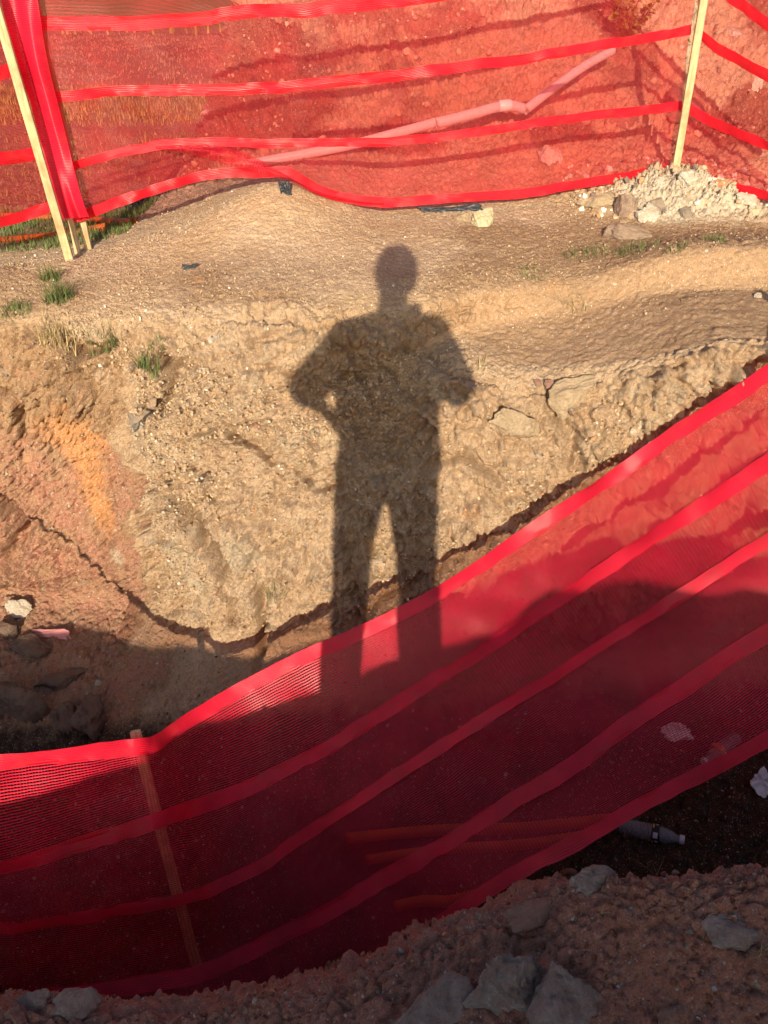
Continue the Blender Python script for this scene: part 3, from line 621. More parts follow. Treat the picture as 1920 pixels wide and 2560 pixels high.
# doubled netting gathered round the left stakes
cr = []
for f in (0,.33,.66,1.0):
    top_x = (8,-160); row = []
    L0 = [(-40,-160),(2,0),(30,130),(78,270),(112,400),(142,500),(160,548)]
    L1 = [(80,-160),(94,0),(118,150),(150,280),(178,400),(206,500),(222,542)]
    row = [P(L0[k][0]+(L1[k][0]-L0[k][0])*f, L0[k][1]+(L1[k][1]-L0[k][1])*f, 3.70-0.02*math.sin(f*9+k*.8)-.01*f) for k in range(7)]
    cr.append(row)
Gd = strip_grid(cr, 10); q = Gd.reshape(-1,3); q = q+np.array([0,-1,0])*(vnoise(q*np.array([30,5,4]),81)*0.012)[:,None]
grid_obj('gathered_netting', q.reshape(Gd.shape), M['tape'], ff)
# slack fold of netting twisted down to the hem
A_ = [(388,366),(470,362),(560,368),(650,400),(720,440),(800,480),(900,503),(960,507)]
B_ = [(392,374),(470,384),(560,408),(640,432),(720,452),(800,490),(900,508),(960,512)]
cr = [[FP(a[0],a[1],.10),FP((a[0]+b[0])/2,(a[1]+b[1])/2,.14),FP(b[0],b[1],.11)] for a, b in zip(A_, B_)]
Gd = strip_grid(cr, 8); q = Gd.reshape(-1,3); q = q+np.array([0,-1,.3])*(vnoise(q*np.array([6,5,40]),83)*0.012)[:,None]
grid_obj('netting_fold', q.reshape(Gd.shape), M['net'], ff)
# stakes
def far_stake(b, t, y, w, seed, sink=.12, th=.018, lean=0.0):
    a = P(b[0], b[1], y); c = P(t[0], t[1], y+lean); return from_bm('stake', stake_bm(a+(a-c).normalized()*sink, c+(c-a).normalized()*.15, w, th, seed), M['wood'], ff)
far_stake((172,632),(-18,0),3.60,.038,11)
far_stake((193,622),(60,10),3.76,.026,12)
far_stake((218,616),(90,10),3.80,.034,13)
far_stake((1683,448),(1762,-10),4.22,.036,14)

# ---------------------------------------------------------------- stones
def ico(sub):
    bm = bmesh.new(); bmesh.ops.create_icosphere(bm, subdivisions=sub, radius=1.0); bm.verts.ensure_lookup_table()
    V = np.array([tuple(v.co) for v in bm.verts]); Fa = np.array([[v.index for v in f.verts] for f in bm.faces]); bm.free(); return V, Fa
IV, IF = ico(5); IV1, IF1 = ico(1)
def rock_mesh(name, size, seed, cuts=9, rough=0.10):
    r = np.random.default_rng(seed); V = IV.copy()
    for k in range(cuts):                                     # flat broken faces
        n_ = r.normal(size=3); n_ /= np.linalg.norm(n_); d = r.uniform(.42,.80)
        e = V@n_-d; V = V - np.where(e > 0, e, 0)[:,None]*n_[None]*0.92
    o = r.uniform(-50,50,3)
    nv = V/np.linalg.norm(V,axis=1,keepdims=True)
    V = V + nv*(fbm(V+o, 2.2, 4, seed)*rough*1.8 + fbm(V+o, 9, 3, seed+5, .6)*rough*.55 + fbm(V+o, 30, 2, seed+8)*rough*.16)[:,None]
    V = V*np.array(size)[None]
    return mesh_np(name, V, IF)
def rock(px, py, w, h, mat, label, cat='stone', depth=0.6, seed=None, rot=None, sink=0.36, group=None, cuts=15, rough=.10, name='stone'):
    loc, nor = hit(px, py); k = pxm(1, loc); sx, sz = w*k/2*1.12, h*k/2*1.15; sy = max(sx,sz)*depth
    seed = seed or int(px*7+py*3)
    me = rock_mesh(name, (sx, sy, sz), seed, cuts, rough); o = link(name, me, M[mat])
    vd = ray(px, py).normalized()
    o.location = loc - vd*sy*(0.5-sink)*1.0 + Vector((0,0,1))*0
    e = (PI/2 - PITCH - PI/2)
    o.rotation_euler = (-(PITCH*0.6), 0, rot if rot is not None else (seed % 13-6)*.03)
    if rot: o.rotation_euler = Matrix.Rotation(rot, 3, -vd).to_euler()
    tag(o, label, cat, group); return o
rock(1205,560,84,92,'yellow','pale yellowish stone half buried just below the hem of the farther fence',rot=.2)
rock(1165,548,60,50,'tanrock','small brown stone touching the left side of the pale yellowish stone')
rock(1572,592,120,52,'brownrock','long brown stone lying flat below the pale rubble by the right stake',rot=-.12)
rock(1566,520,54,88,'brownrock','upright pointed brown stone at the left edge of the pale rubble',rot=.25)
rock(1512,503,120,42,'tanrock','flat tan stone under the fence hem, left of the pale rubble',rot=.12)
rock(1642,515,58,44,'grey','dark grey stone set in the pale rubble near the right stake')
rock(1722,446,58,46,'white','lumpy white stone right beside the foot of the right stake',rough=.2)
rock(1655,462,40,36,'white','small white stone just left of the right stake foot',rough=.2)
rock(1612,538,60,56,'white','white crumbly lump beside the upright pointed brown stone',rough=.22)
rock(1715,540,44,36,'grey','bluish grey stone in the middle of the pale rubble')
rock(1812,462,64,48,'orangerock','rusty orange stone on top of the rubble right of the stake')
rock(1870,500,84,34,'white','flat pinkish white stone under the right fence run',rot=-.15)
rock(1886,530,26,20,'yellow','small yellow pebble at the right edge of the rubble')
rock(343,1046,58,84,'grey','dark grey oblong stone stuck in the left part of the cut face',rot=-.35,depth=.7)
rock(372,1008,50,40,'brownrock','brown clod above the dark grey oblong stone')
rock(400,985,36,26,'tanrock','tan clod at the mouth of the small hollow in the cut face')
rock(1438,985,150,112,'tanrock','large tan slab propped on the front edge of the brown shelf',rot=.35,depth=.35,cuts=14)
rock(1285,1062,128,88,'tanrock','flat greenish tan stone bedded in the cut face below the shelf',rot=-.2,depth=.3,sink=.42)
rock(1376,964,46,34,'redrock','rounded mauve stone left of the large tan slab')
rock(1345,955,26,22,'redrock','small mauve pebble on the shelf edge')
rock(45,1516,78,50,'white','pinkish white stone on the sunlit floor at the left edge',rot=-.25)
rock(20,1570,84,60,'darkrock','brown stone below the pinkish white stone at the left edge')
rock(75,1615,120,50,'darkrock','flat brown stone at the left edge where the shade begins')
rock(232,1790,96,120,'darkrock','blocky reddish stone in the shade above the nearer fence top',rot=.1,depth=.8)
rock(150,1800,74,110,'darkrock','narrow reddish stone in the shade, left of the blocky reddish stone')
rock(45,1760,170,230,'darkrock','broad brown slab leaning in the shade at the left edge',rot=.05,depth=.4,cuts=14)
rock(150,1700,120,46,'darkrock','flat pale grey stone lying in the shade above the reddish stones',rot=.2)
rock(243,1706,20,24,'white','small pale pebble alone on the shaded floor')
rock(85,2510,110,84,'concrete','dark grey foreground stone, outermost at the bottom left')
rock(192,2522,128,84,'concrete','wide grey foreground stone, second at the bottom left')
rock(1075,2535,250,120,'concrete','big slanted grey-green slab at the bottom edge',rot=.42,depth=.6,cuts=14,sink=.38)
rock(1262,2478,200,190,'concrete','rough concrete chunk with bedded pebbles at the bottom, right of the slab',rough=.16,sink=.38)
rock(1408,2500,210,190,'concrete','wide concrete lump with a pale pebble on it, beside the rough chunk',rough=.14,depth=.8,sink=.40)
rock(1366,2464,36,22,'white','pale pebble resting on the wide concrete lump',depth=.8,sink=-.6)
rock(1486,2216,150,124,'concrete','grey concrete piece on the crest of the shaded foreground heap',rough=.14,rot=-.3,sink=.62)
rock(1425,2190,60,44,'redrock','small brown stone on the crest left of the grey concrete piece')
rock(1320,2300,170,96,'redrock','mauve stone with scratched face on the foreground heap',rot=.15,depth=.5)
rock(1845,2335,170,60,'concrete','greenish grey slab in the foreground heap at the right',rot=-.2,sink=.45,rough=.14)
rock(1725,2333,22,18,'grey','small bluish grey pebble on the foreground heap, upper of two'); rock(1716,2368,20,16,'grey','small bluish grey pebble on the foreground heap, lower of two')
rock(1680,2540,90,70,'redrock','rounded reddish stone at the bottom right')
rock(1690,2183,26,20,'white','small pale stone on the crest of the foreground heap')
rock(30,2545,90,60,'redrock','dark red clod at the bottom left corner')
rock(1900,740,26,24,'white','round white pebble on the brown shelf at the right edge')
rock(1602,1062,20,20,'white','white pebble near the nearer fence top, higher of two'); rock(1580,1078,18,18,'white','white pebble near the nearer fence top, lower of two')
rock(1378,392,72,62,'white','round pale stone on the mound, seen through the farther fence',depth=.7)
rock(1462,437,34,26,'white','small pale stone low on the mound, seen through the farther fence')
rock(1838,92,78,60,'white','rounded pale stone high on the mound, right of the stake')
rock(1890,222,44,46,'white','pale stone on the mound at the right edge')
rock(515,284,38,20,'white','little pale stone at the left foot of the mound')
rock(1700,270,120,90,'redrock','big reddish stone in the mound behind the right stake',sink=.4)
rock(1550,300,90,60,'redrock','reddish lump in the mound, left of the right stake',sink=.4)
rock(640,1065,22,18,'redrock','tiny purple pebble in the cut face, left of the person shadow')
rock(70,1145,28,24,'orangerock','round orange clod on the smooth clay at the left')
rock(526,849,18,18,'white','white pebble at the crest, left of the person shadow')
rock(508,925,26,18,'white','broken white chips in the cut face below the crest')
rock(12,930,28,30,'grey','grey stone at the left edge below the grass')

# gravel: countless small stones and clods lying on and in the soil
def gravel(name, n, smin, smax, power, seed, zone, colpick):
    r = np.random.default_rng(seed); gq = G2.reshape(-1,3)
    ok = np.nonzero((np.abs(gq[:,0]) < 2.4) & (gq[:,1] > .3) & (gq[:,1] < 7) & zone(gq))[0]
    wt = np.clip(.12+sstep(-.25,.45,fbm(gq[ok], 3.1, 3, seed+700)), 0, 1.2); wt /= wt.sum()
    idx = r.choice(ok, n, replace=True, p=wt); c = gq[idx]; nn_ = nn[idx]
    s = smin*(smax/smin)**(r.random(n)**power)
    q = r.normal(size=(n,4)); q /= np.linalg.norm(q,axis=1,keepdims=True); w,x,y,z = q.T
    Rm = np.stack([1-2*(y*y+z*z),2*(x*y-z*w),2*(x*z+y*w),2*(x*y+z*w),1-2*(x*x+z*z),2*(y*z-x*w),2*(x*z-y*w),2*(y*z+x*w),1-2*(x*x+y*y)],1).reshape(n,3,3)
    sc = s[:,None]*r.uniform(.5,1.0,(n,3)); jit = r.uniform(.72,1.18,(n,len(IV1),1))
    V = (IV1[None]*jit*sc[:,None,:])@Rm.transpose(0,2,1) + (c + nn_*s[:,None]*.25 + r.normal(size=(n,3))*.002)[:,None,:]
    Fa = (IF1[None]+np.arange(n)[:,None,None]*len(IV1)).reshape(-1,3)
    me = mesh_np(name, V.reshape(-1,3), Fa, False)
    a = me.attributes.new('pick', 'FLOAT', 'POINT'); a.data.foreach_set('value', np.repeat(colpick(r, n, c), len(IV1)).astype(np.float32))
    return me
def gravel_mat():
    m, n, l, b = new_mat('gravel'); a = n.new('ShaderNodeAttribute'); a.attribute_name = 'pick'
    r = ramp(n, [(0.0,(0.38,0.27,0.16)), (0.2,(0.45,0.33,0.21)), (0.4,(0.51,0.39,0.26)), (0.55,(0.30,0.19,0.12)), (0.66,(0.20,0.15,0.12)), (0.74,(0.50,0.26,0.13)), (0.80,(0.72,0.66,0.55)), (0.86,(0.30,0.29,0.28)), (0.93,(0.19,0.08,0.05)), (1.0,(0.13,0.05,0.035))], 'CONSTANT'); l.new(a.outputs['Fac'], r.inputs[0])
    f = noise_tex(n, l, n.new('ShaderNodeTexCoord').outputs['Object'], 150, 4); r2 = ramp(n, [(0.3,(0.8,0.8,0.8)),(0.7,(1.15,1.15,1.15))]); l.new(f, r2.inputs[0])
    l.new(mixc(n, l, 1.0, r.outputs[0], r2.outputs[0], 'MULTIPLY'), b.inputs['Base Color']); b.inputs['Roughness'].default_value = .95; b.inputs['Specular IOR Level'].default_value = .15
    return m
gm = gravel_mat()
def pick_tan(r, n, c):
    u = r.random(n)
    return np.where(u < .90, r.uniform(0,.58,n), np.where(u < .95, r.uniform(.60,.79,n), r.uniform(.80,.92,n)))
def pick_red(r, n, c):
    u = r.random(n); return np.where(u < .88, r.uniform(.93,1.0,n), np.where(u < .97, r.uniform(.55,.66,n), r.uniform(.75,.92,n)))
zw = lambda q: (q[:,1] > 2.35) & (q[:,2] > -.98) & (q[:,1] < 2.98) & ~((q[:,0] < -1.02) & (q[:,2] < .1)) & ~((q[:,0] > .4) & (q[:,2] > .13))
o = link('gravel', gravel('gravel', 30000, .0018, .011, 2.6, 1, zw, pick_tan), gm); tag(o, kind='stuff')
o['label'] = 'tan grit and clods over the sunlit cut face'; o['category'] = 'gravel'
o = link('gravel', gravel('gravel', 26000, .0015, .007, 2.4, 2, lambda q: (q[:,1] >= 2.9) & (q[:,1] < 4.5), pick_tan), gm); tag(o, 'fine tan grit strewn on top of the bank below the farther fence', 'gravel', kind='stuff')
o = link('gravel', gravel('gravel', 600, .004, .026, 1.5, 5, lambda q: (q[:,1] >= 3.9) & (q[:,1] < 4.5) & (q[:,0] > .95) & (q[:,0] < 2.3), lambda r, n, c: np.where(r.random(n) < .25, .82, r.uniform(0,.9,n))), gm); tag(o, 'chalky white rubble scattered round the foot of the right stake', 'rubble', kind='stuff')
o = link('gravel', gravel('gravel', 1600, .005, .030, 2.6, 3, lambda q: (q[:,1] >= 4.7) & (q[:,1] < 6.2) & (q[:,0] > -1.3), lambda r, n, c: r.uniform(0,.72,n)), gm); tag(o, 'loose clods over the dirt mound behind the farther fence', 'gravel', kind='stuff')
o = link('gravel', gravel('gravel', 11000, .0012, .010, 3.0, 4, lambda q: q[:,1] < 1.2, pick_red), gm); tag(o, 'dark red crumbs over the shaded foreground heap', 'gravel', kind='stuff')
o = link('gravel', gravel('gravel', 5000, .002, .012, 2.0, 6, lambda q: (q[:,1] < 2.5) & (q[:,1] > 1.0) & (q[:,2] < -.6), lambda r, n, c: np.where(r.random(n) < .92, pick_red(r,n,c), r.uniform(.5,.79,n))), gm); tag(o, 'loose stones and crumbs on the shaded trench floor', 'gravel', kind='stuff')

# ---------------------------------------------------------------- grass, straw, shrubs
def blades(n, rx, ry, h, w, seed, base, lean=.5, droop=.6, snap=True):
    r = random.Random(seed); V = []; Fa = []
    for i in range(n):
        a = r.uniform(0, 2*PI); d = math.sqrt(r.random()); bx, by = base.x+rx*d*math.cos(a), base.y+ry*d*math.sin(a)
        if snap:
            bl, _ = drop(bx, by); bz = bl.z if abs(bl.z-base.z) < .05 else base.z
        else: bz = base.z
        hh = h*r.uniform(.35,1); ang = r.uniform(0,2*PI); ln = r.uniform(0,lean); dx, dy = math.cos(ang), math.sin(ang)
        sx, sy = -dy, dx; ww = w*r.uniform(.6,1.2); k0 = len(V)
        for j in range(5):
            t = j/4; out = hh*(ln*t + droop*ln*t*t); up = hh*(t-.35*ln*t*t); wd = ww*(1-t)**.7+.0003
            V.append((bx+dx*out-sx*wd, by+dy*out-sy*wd, bz+up-.004)); V.append((bx+dx*out+sx*wd, by+dy*out+sy*wd, bz+up-.004))
        for j in range(4): Fa.append((k0+2*j, k0+2*j+1, k0+2*j+3, k0+2*j+2))
    return mesh_np('grass_tuft', np.array(V), np.array(Fa))
def tuft(px, py, wpx, hpx, n, label, mat='grass', group='grass tufts', seed=None, lean=.7, bw=.0014, name='grass_tuft', cat='grass tuft'):
    loc, nor = hit(px, py); k = pxm(1, loc)
    me = blades(n, wpx*k/2, wpx*k/2*.7, hpx*k, bw, seed or int(px+py), loc, lean)
    o = link(name, me, M[mat]); tag(o, label, cat, group); return o
tuft(148,748,74,66,170,'bushy green grass tuft on the bank below the left stakes')
tuft(128,700,50,50,110,'small green grass tuft just above the bushy tuft below the left stakes')
tuft(40,782,80,36,120,'low green grass tuft at the left edge of the bank')
tuft(262,858,90,56,140,'sparse green grass tuft hanging over the crest at the left')
tuft(372,925,56,56,90,'green grass tuft in the hollow of the cut face, left of the shadow')
tuft(392,872,46,26,40,'thin green grass sprig right above the tuft in the hollow')
tuft(160,850,120,80,220,'dry yellow grass tuft hanging from the crest at the left','straw',lean=1.0)
tuft(1330,688,80,22,60,'thin green sprig on the bank, leftmost of those right of the shadow')
tuft(1462,640,120,34,90,'green and brown grass tuft below the flat tan stone')
tuft(1590,628,120,34,90,'green grass tuft just below the long brown stone')
tuft(1692,622,70,26,40,'green grass tuft on the lip under the pale rubble')
tuft(1785,600,70,26,70,'green grass tuft on the lip at the far right')
tuft(1305,1275,60,30,26,'few green blades low in the cut face near the nearer fence')
tuft(690,1490,60,50,24,'few green blades low in the cut face left of the leg shadow')
tuft(940,1385,60,40,40,'dry sprig between the two leg shadows','straw',lean=1.2)
tuft(1195,918,60,36,36,'dry root sprig sticking up from the shelf edge','straw',lean=1.3)
tuft(1440,770,70,50,40,'dry rootlets hanging from the upper lip at the right','straw',lean=1.3)
tuft(1640,2190,8,60,5,'long dry straws on the crest of the foreground heap','straw',lean=1.2,bw=.0008,group='dry straws')
tuft(1500,2285,8,50,4,'pale dry straws crossing in front of the grey concrete piece','straw',lean=1.5,bw=.001,group='dry straws')
tuft(738,2475,16,50,1,'single curved straw standing in the foreground soil','straw',lean=.6,bw=.0008,group='dry straws')
tuft(1905,2385,30,60,9,'thin straws at the right edge of the foreground heap','straw',lean=.6,bw=.0008,group='dry straws')
def lawn(name, x0, x1, y0, y1, n, h, w, seed, label, mat='grass', mask=None):
    r = random.Random(seed); V = []; Fa = []
    for i in range(n):
        x, y = r.uniform(x0,x1), r.uniform(y0,y1)
        if mask and not mask(x, y, r): continue
        b, _ = drop(x, y); hh = h*r.uniform(.4,1); a = r.uniform(0,2*PI); l_ = r.uniform(0,.6); dx, dy = math.cos(a), math.sin(a); k0 = len(V)
        for j in range(3):
            t = j/2; wd = w*(1-t)+.0004
            V.append((b.x+dx*l_*hh*t*t+dy*wd, b.y+dy*l_*hh*t*t-dx*wd, b.z+hh*t-.003)); V.append((b.x+dx*l_*hh*t*t-dy*wd, b.y+dy*l_*hh*t*t+dx*wd, b.z+hh*t-.003))
        for j in range(2): Fa.append((k0+2*j, k0+2*j+1, k0+2*j+3, k0+2*j+2))
    o = link(name, mesh_np(name, np.array(V), np.array(Fa)), M[mat]); tag(o, label, 'grass', kind='stuff'); return o
lawn('grass', -2.6, -1.30, 3.88, 4.7, 7000, .05, .0022, 5, 'bright green grass at ground level behind the left stakes', mask=lambda x, y, r: y > 3.93+.25*max(0, x+1.5) and r.random() < 1.0)
M['mulch'] = plain_mat('brown_mulch', (0.24,0.13,0.085), 0.9, 0.35, 2, spec=0.1)
M['field'] = plain_mat('dry_field_grass', (0.22,0.17,0.05), 0.7, 0.5, 3, spec=0.2)
lawn('grass', -4.5, -.9, 7.6, 10.2, 5000, .07, .005, 6, 'strip of yellowish grass beyond the left end of the mound', 'field', mask=lambda x, y, r: r.random() < .9 and not (x > -1.5 and y < 8.6))
lawn('grass', -18, 12, 20, 60, 9000, .35, .03, 7, 'olive grass field in the far background', 'field')
lawn('grass', -9, -1.5, 9.5, 20, 9000, .05, .012, 9, 'flattened brown straw mulch between the two grass strips', 'mulch')
lawn('grass', -3.2, -1.5, 4.9, 7.2, 1200, .05, .003, 8, 'sparse dry grass between the left stakes and the mound', 'field')

def shrub(base, h, nst, seed, label, spread=.5, leafs=26, lean=(0,0), ls=.035, group=None):
    r = random.Random(seed); root = empty('leafy_shrub', base); tag(root, label, 'shrub', group)
    V = []; Fa = []; bms = bmesh.new()
    for s_ in range(nst):
        a = r.uniform(0,2*PI); L = h*r.uniform(.6,1.0); pts = []
        for j in range(7):
            t = j/6; pts.append(Vector((math.cos(a)*spread*L*t**1.3 + lean[0]*t*t + r.uniform(-.01,.01), math.sin(a)*spread*L*t**1.3 + lean[1]*t*t + r.uniform(-.01,.01), L*t)))
        tb = tube(pts, [.006*(1-.8*j/6)+.001 for j in range(7)], 6); mt = bpy.data.meshes.new('t'); tb.to_mesh(mt); tb.free(); bms.from_mesh(mt); bpy.data.meshes.remove(mt)
        for k in range(leafs):
            t = r.uniform(.25,1)*6; i = min(int(t),5); c = pts[i].lerp(pts[i+1], t-i)
            d = Vector((r.uniform(-1,1), r.uniform(-1,1), r.uniform(-.3,.7))).normalized(); n_ = Vector((r.uniform(-.6,.6), r.uniform(-1,.2), r.uniform(.2,1))).normalized(); sd_ = d.cross(n_).normalized(); n_ = sd_.cross(d)
            l_ = ls*r.uniform(.6,1.3); k0 = len(V); c = c + d*l_*.3
            for u_, v_, z_ in ((0,0,0),(.3,.30,.06),(.3,-.30,.06),(.65,.28,.05),(.65,-.28,.05),(1,0,-.08),(.3,0,0),(.65,0,-.01)): V.append(tuple(c+d*l_*u_+sd_*l_*v_+n_*l_*z_))
            for f in ((0,1,6),(0,6,2)): Fa.append((k0+f[0],k0+f[1],k0+f[2],k0+f[2]))
            for f in ((1,3,7,6),(6,7,4,2)): Fa.append(tuple(k0+q_ for q_ in f))
            for f in ((3,5,7),(7,5,4)): Fa.append((k0+f[0],k0+f[1],k0+f[2],k0+f[2]))
    bm = bmesh.new(); vs = [bm.verts.new(v) for v in V]
    for f in Fa:
        try: bm.faces.new([vs[i] for i in dict.fromkeys(f)])
        except ValueError: pass
    from_bm('leaves', bm, M['leaf'], root); from_bm('stem', bms, M['twig'], root); return root
loc, _ = hit(1560,120); shrub(loc, .30, 9, 3, 'yellow-green leafy shrub on the mound behind the farther fence, left of the right stake', spread=.55, leafs=30, lean=(0,-.05))
loc, _ = hit(860,6); shrub(loc+Vector((0,.0,.0)), .40, 6, 9, 'overhanging leafy twigs at the top of the mound, left of the leafy shrub', spread=.3, leafs=16, lean=(.15,-.34), ls=.03)

# ---------------------------------------------------------------- pipes
def pipe(name, pxs, r, mat, label, cat='pipe', group=None, lift=1.0, joints=(), seg=20, hollow=True, ys=None):
    root = empty(name); pts = []
    for i, (x, y) in enumerate(pxs):
        if ys: pts.append(P(x, y, ys[i]))
        else:
            l_, n_ = hit(x, y); pts.append(l_ - ray(x, y).normalized()*r*lift + Vector((0,0,r*.3)))
    base = pts[0].copy(); root.location = base; pts = [q_-base for q_ in pts]
    fine = catmull(pts, 8) if len(pts) > 2 else [pts[0].lerp(pts[1], t/8) for t in range(9)]
    bm = tube(fine, r, seg, cap=not hollow)
    if hollow:
        bmesh.ops.solidify(bm, geom=bm.faces[:], thickness=-r*.16)
    from_bm('pipe_body', bm, M[mat], root)
    for i in joints:
        a = pts[i]; d = (pts[min(i+1,len(pts)-1)]-pts[max(i-1,0)]).normalized()
        from_bm('coupling', tube([a-d*r*1.3, a-d*r*1.15, a+d*r*1.15, a+d*r*1.3], [r*1.05,r*1.14,r*1.14,r*1.05], seg), M[mat], root)
    tag(root, label, cat, group); return root
pipe('plastic_pipe', [(622,410),(850,368),(1000,330),(1088,306)], .024, 'pvc', 'pale pinkish plastic pipe at the foot of the mound, its lower straight length', group='pale plastic pipes on the mound', ys=[4.42,4.5,4.56,4.6])
pipe('plastic_pipe', [(1090,308),(1180,285),(1262,264),(1312,272)], .026, 'pvc', 'short pale pipe piece with a coupling in the middle of the broken pipe run', group='pale plastic pipes on the mound', joints=(2,), ys=[4.58,4.62,4.66,4.68])
pipe('plastic_pipe', [(1312,276),(1400,208),(1470,160),(1532,126)], .024, 'pvc', 'pale plastic pipe sloping up the mound, the upper straight length', group='pale plastic pipes on the mound', ys=[4.66,4.82,4.95,5.06])
pipe('conduit', [(-120,536),(60,545),(220,552),(335,560)], .020, 'orangepipe', 'orange conduit lying straight on the grass, farther of two at the left', 'conduit', 'orange conduits on the grass')
pipe('conduit', [(-120,612),(0,604),(140,590),(270,568)], .018, 'orangepipe', 'orange conduit lying in the grass, nearer of two at the left', 'conduit', 'orange conduits on the grass')
for (a, b_, r_, lb) in (((868,2098),(1530,2050),.020,'red-orange conduit in the trench behind the nearer fence, topmost of three'), ((915,2152),(1500,2085),.018,'red-orange conduit in the trench behind the nearer fence, middle of three'), ((990,2268),(1190,2240),.019,'red-orange conduit in the trench behind the nearer fence, lowest of three')):
    pipe('conduit', [a, ((a[0]*2+b_[0])/3, (a[1]*2+b_[1])/3-4), ((a[0]+2*b_[0])/3, (a[1]+2*b_[1])/3+6), b_], r_, 'orangepipe', lb, 'conduit', 'conduits in the trench', lift=1.6)

# ---------------------------------------------------------------- litter
def lathe(profile, seg=28):
    bm = bmesh.new(); rings = []
    for z, r in profile: rings.append([bm.verts.new((r*math.cos(2*PI*k/seg), r*math.sin(2*PI*k/seg), z)) for k in range(seg)])
    for i in range(len(rings)-1):
        for k in range(seg): bm.faces.new((rings[i][k], rings[i][(k+1)%seg], rings[i+1][(k+1)%seg], rings[i+1][k])).smooth = True
    bm.faces.new(rings[0][::-1]); bm.faces.new(rings[-1]); return bm
mp, n_, l_, b_ = new_mat('clear_pet'); v_ = n_.new('ShaderNodeTexCoord').outputs['Object']
b_.inputs['Base Color'].default_value = (.80,.84,.95,1); b_.inputs['Roughness'].default_value = .18; b_.inputs['Transmission Weight'].default_value = .8; b_.inputs['IOR'].default_value = 1.3
bp = n_.new('ShaderNodeBump'); bp.inputs['Strength'].default_value = .8; bp.inputs['Distance'].default_value = .006; l_.new(noise_tex(n_, l_, v_, 45, 3, .5, 1.0), bp.inputs['Height']); l_.new(bp.outputs[0], b_.inputs['Normal'])
M['pet'] = mp
M['label_dark'] = plain_mat('dark_label', (.02,.022,.028), .4, .2, 20); M['label_pale'] = plain_mat('pale_print', (.65,.68,.75), .5, .1, 20); M['label_yellow'] = plain_mat('yellow_print', (.6,.55,.12), .5, .1, 20); M['cap'] = plain_mat('white_cap', (.62,.66,.78), .4, .05, 20); M['label_orange'] = plain_mat('orange_label', (.75,.16,.06), .5, .2, 20)
def bottle(px, py, end, L, rad, label, lab='label_dark', crush=0.0):
    loc, nor = hit(px, py); root = empty('plastic_bottle', loc); tag(root, label, 'bottle')
    pr = [(0,.86),(.02,1.0),(.08,.94),(.12,1.0),(.18,.93),(.24,1.0),(.30,.94),(.36,1.0),(.42,.95),(.47,1.0),(.66,1.0),(.74,.86),(.82,.62),(.88,.42),(.90,.40),(.935,.40)]
    bm = lathe([(z*L, r*rad) for z, r in pr])
    rr = random.Random(3)
    if crush:
        for v in bm.verts: v.co.x *= 1-crush*(.5+.5*math.sin(v.co.z*60)); v.co.y *= 1-crush*.5*math.cos(v.co.z*43)**2
    from_bm('bottle_body', bm, M['pet'], root)
    from_bm('cap', lathe([(.925*L,.46*rad),(.93*L,.50*rad),(.99*L,.50*rad),(L,.46*rad)]), M['cap'], root)
    from_bm('label_band', lathe([(.50*L,rad*1.01),(.505*L,rad*1.025),(.615*L,rad*1.025),(.62*L,rad*1.01)]), M[lab], root)
    def patch(z0, z1, a0, a1, mat):
        b2 = bmesh.new(); A = [[b2.verts.new((rad*1.04*math.cos(a), rad*1.04*math.sin(a), z*L)) for a in np.linspace(a0,a1,6)] for z in (z0,z1)]
        for k in range(5): b2.faces.new((A[0][k],A[0][k+1],A[1][k+1],A[1][k]))
        from_bm('label_print', b2, M[mat], root)
    for a in (0, 2.1, 4.2):
        patch(.525,.595,a,a+.62,'label_pale'); patch(.56,.60,a+.9,a+1.15,'label_pale'); patch(.515,.535,a+1.0,a+1.6,'label_yellow')
    le, ne = hit(*end); d = (le-loc); d = d.normalized(); root.rotation_euler = d.to_track_quat('Z','Y').to_euler()
    root.location = loc + Vector((0,-.3,.95)).normalized()*rad*.8; return root
bottle(1545,2068,(1665,2096),.215,.031,'clear water bottle with a dark label lying in the shade below the nearer fence hem', crush=.16)
bottle(1835,1850,(1735,1925),.20,.030,'crumpled clear bottle with orange label behind the nearer fence', 'label_orange', crush=.18)
def scrap(px, py, w, h, mat, label, cat, seed, name='plastic_scrap', lift=.01, amp=.35, rot=0):
    loc, nor = hit(px, py); k = pxm(1, loc); nx = 26; V = []
    vd = ray(px, py).normalized(); rt_ = Vector((1,0,0)); up_ = rt_.cross(vd); up_ = -up_ if up_.z < 0 else up_
    ca, sa = math.cos(rot), math.sin(rot)
    gu, gv = np.meshgrid(np.linspace(-.5,.5,nx), np.linspace(-.5,.5,nx)); pts = np.stack([gu.ravel(), gv.ravel(), np.full(nx*nx, seed*3.1)],1)
    z = fbm(pts, 3.5, 3, seed, .6, True); e = fbm(pts*np.array([1,1,1]), 2.0, 3, seed+5)
    for i in range(nx*nx):
        u, v = pts[i,0]*w*k*(1+.5*e[i]), pts[i,1]*h*k*(1+.6*e[i]); u, v = u*ca-v*sa, u*sa+v*ca
        V.append(tuple(rt_*u+up_*v-vd*(lift+z[i]*amp*min(w,h)*k)))
    me = mesh_np(name, np.array(V), grid_faces(nx, nx)); o = link(name, me, M[mat]); o.location = loc
    md = o.modifiers.new('thickness','SOLIDIFY'); md.thickness = .0015; tag(o, label, cat); return o
scrap(474,669,36,16,'black','small crumpled blue-black wrapper on the bank below the left stakes','wrapper',4, 'wrapper')
scrap(1120,528,150,26,'black','torn black plastic edge poking out under the far fence hem','plastic sheet',7,rot=.05)
scrap(350,518,60,44,'black','crumpled black cloth under the fence hem beside the orange conduits','cloth',9,'cloth_scrap')
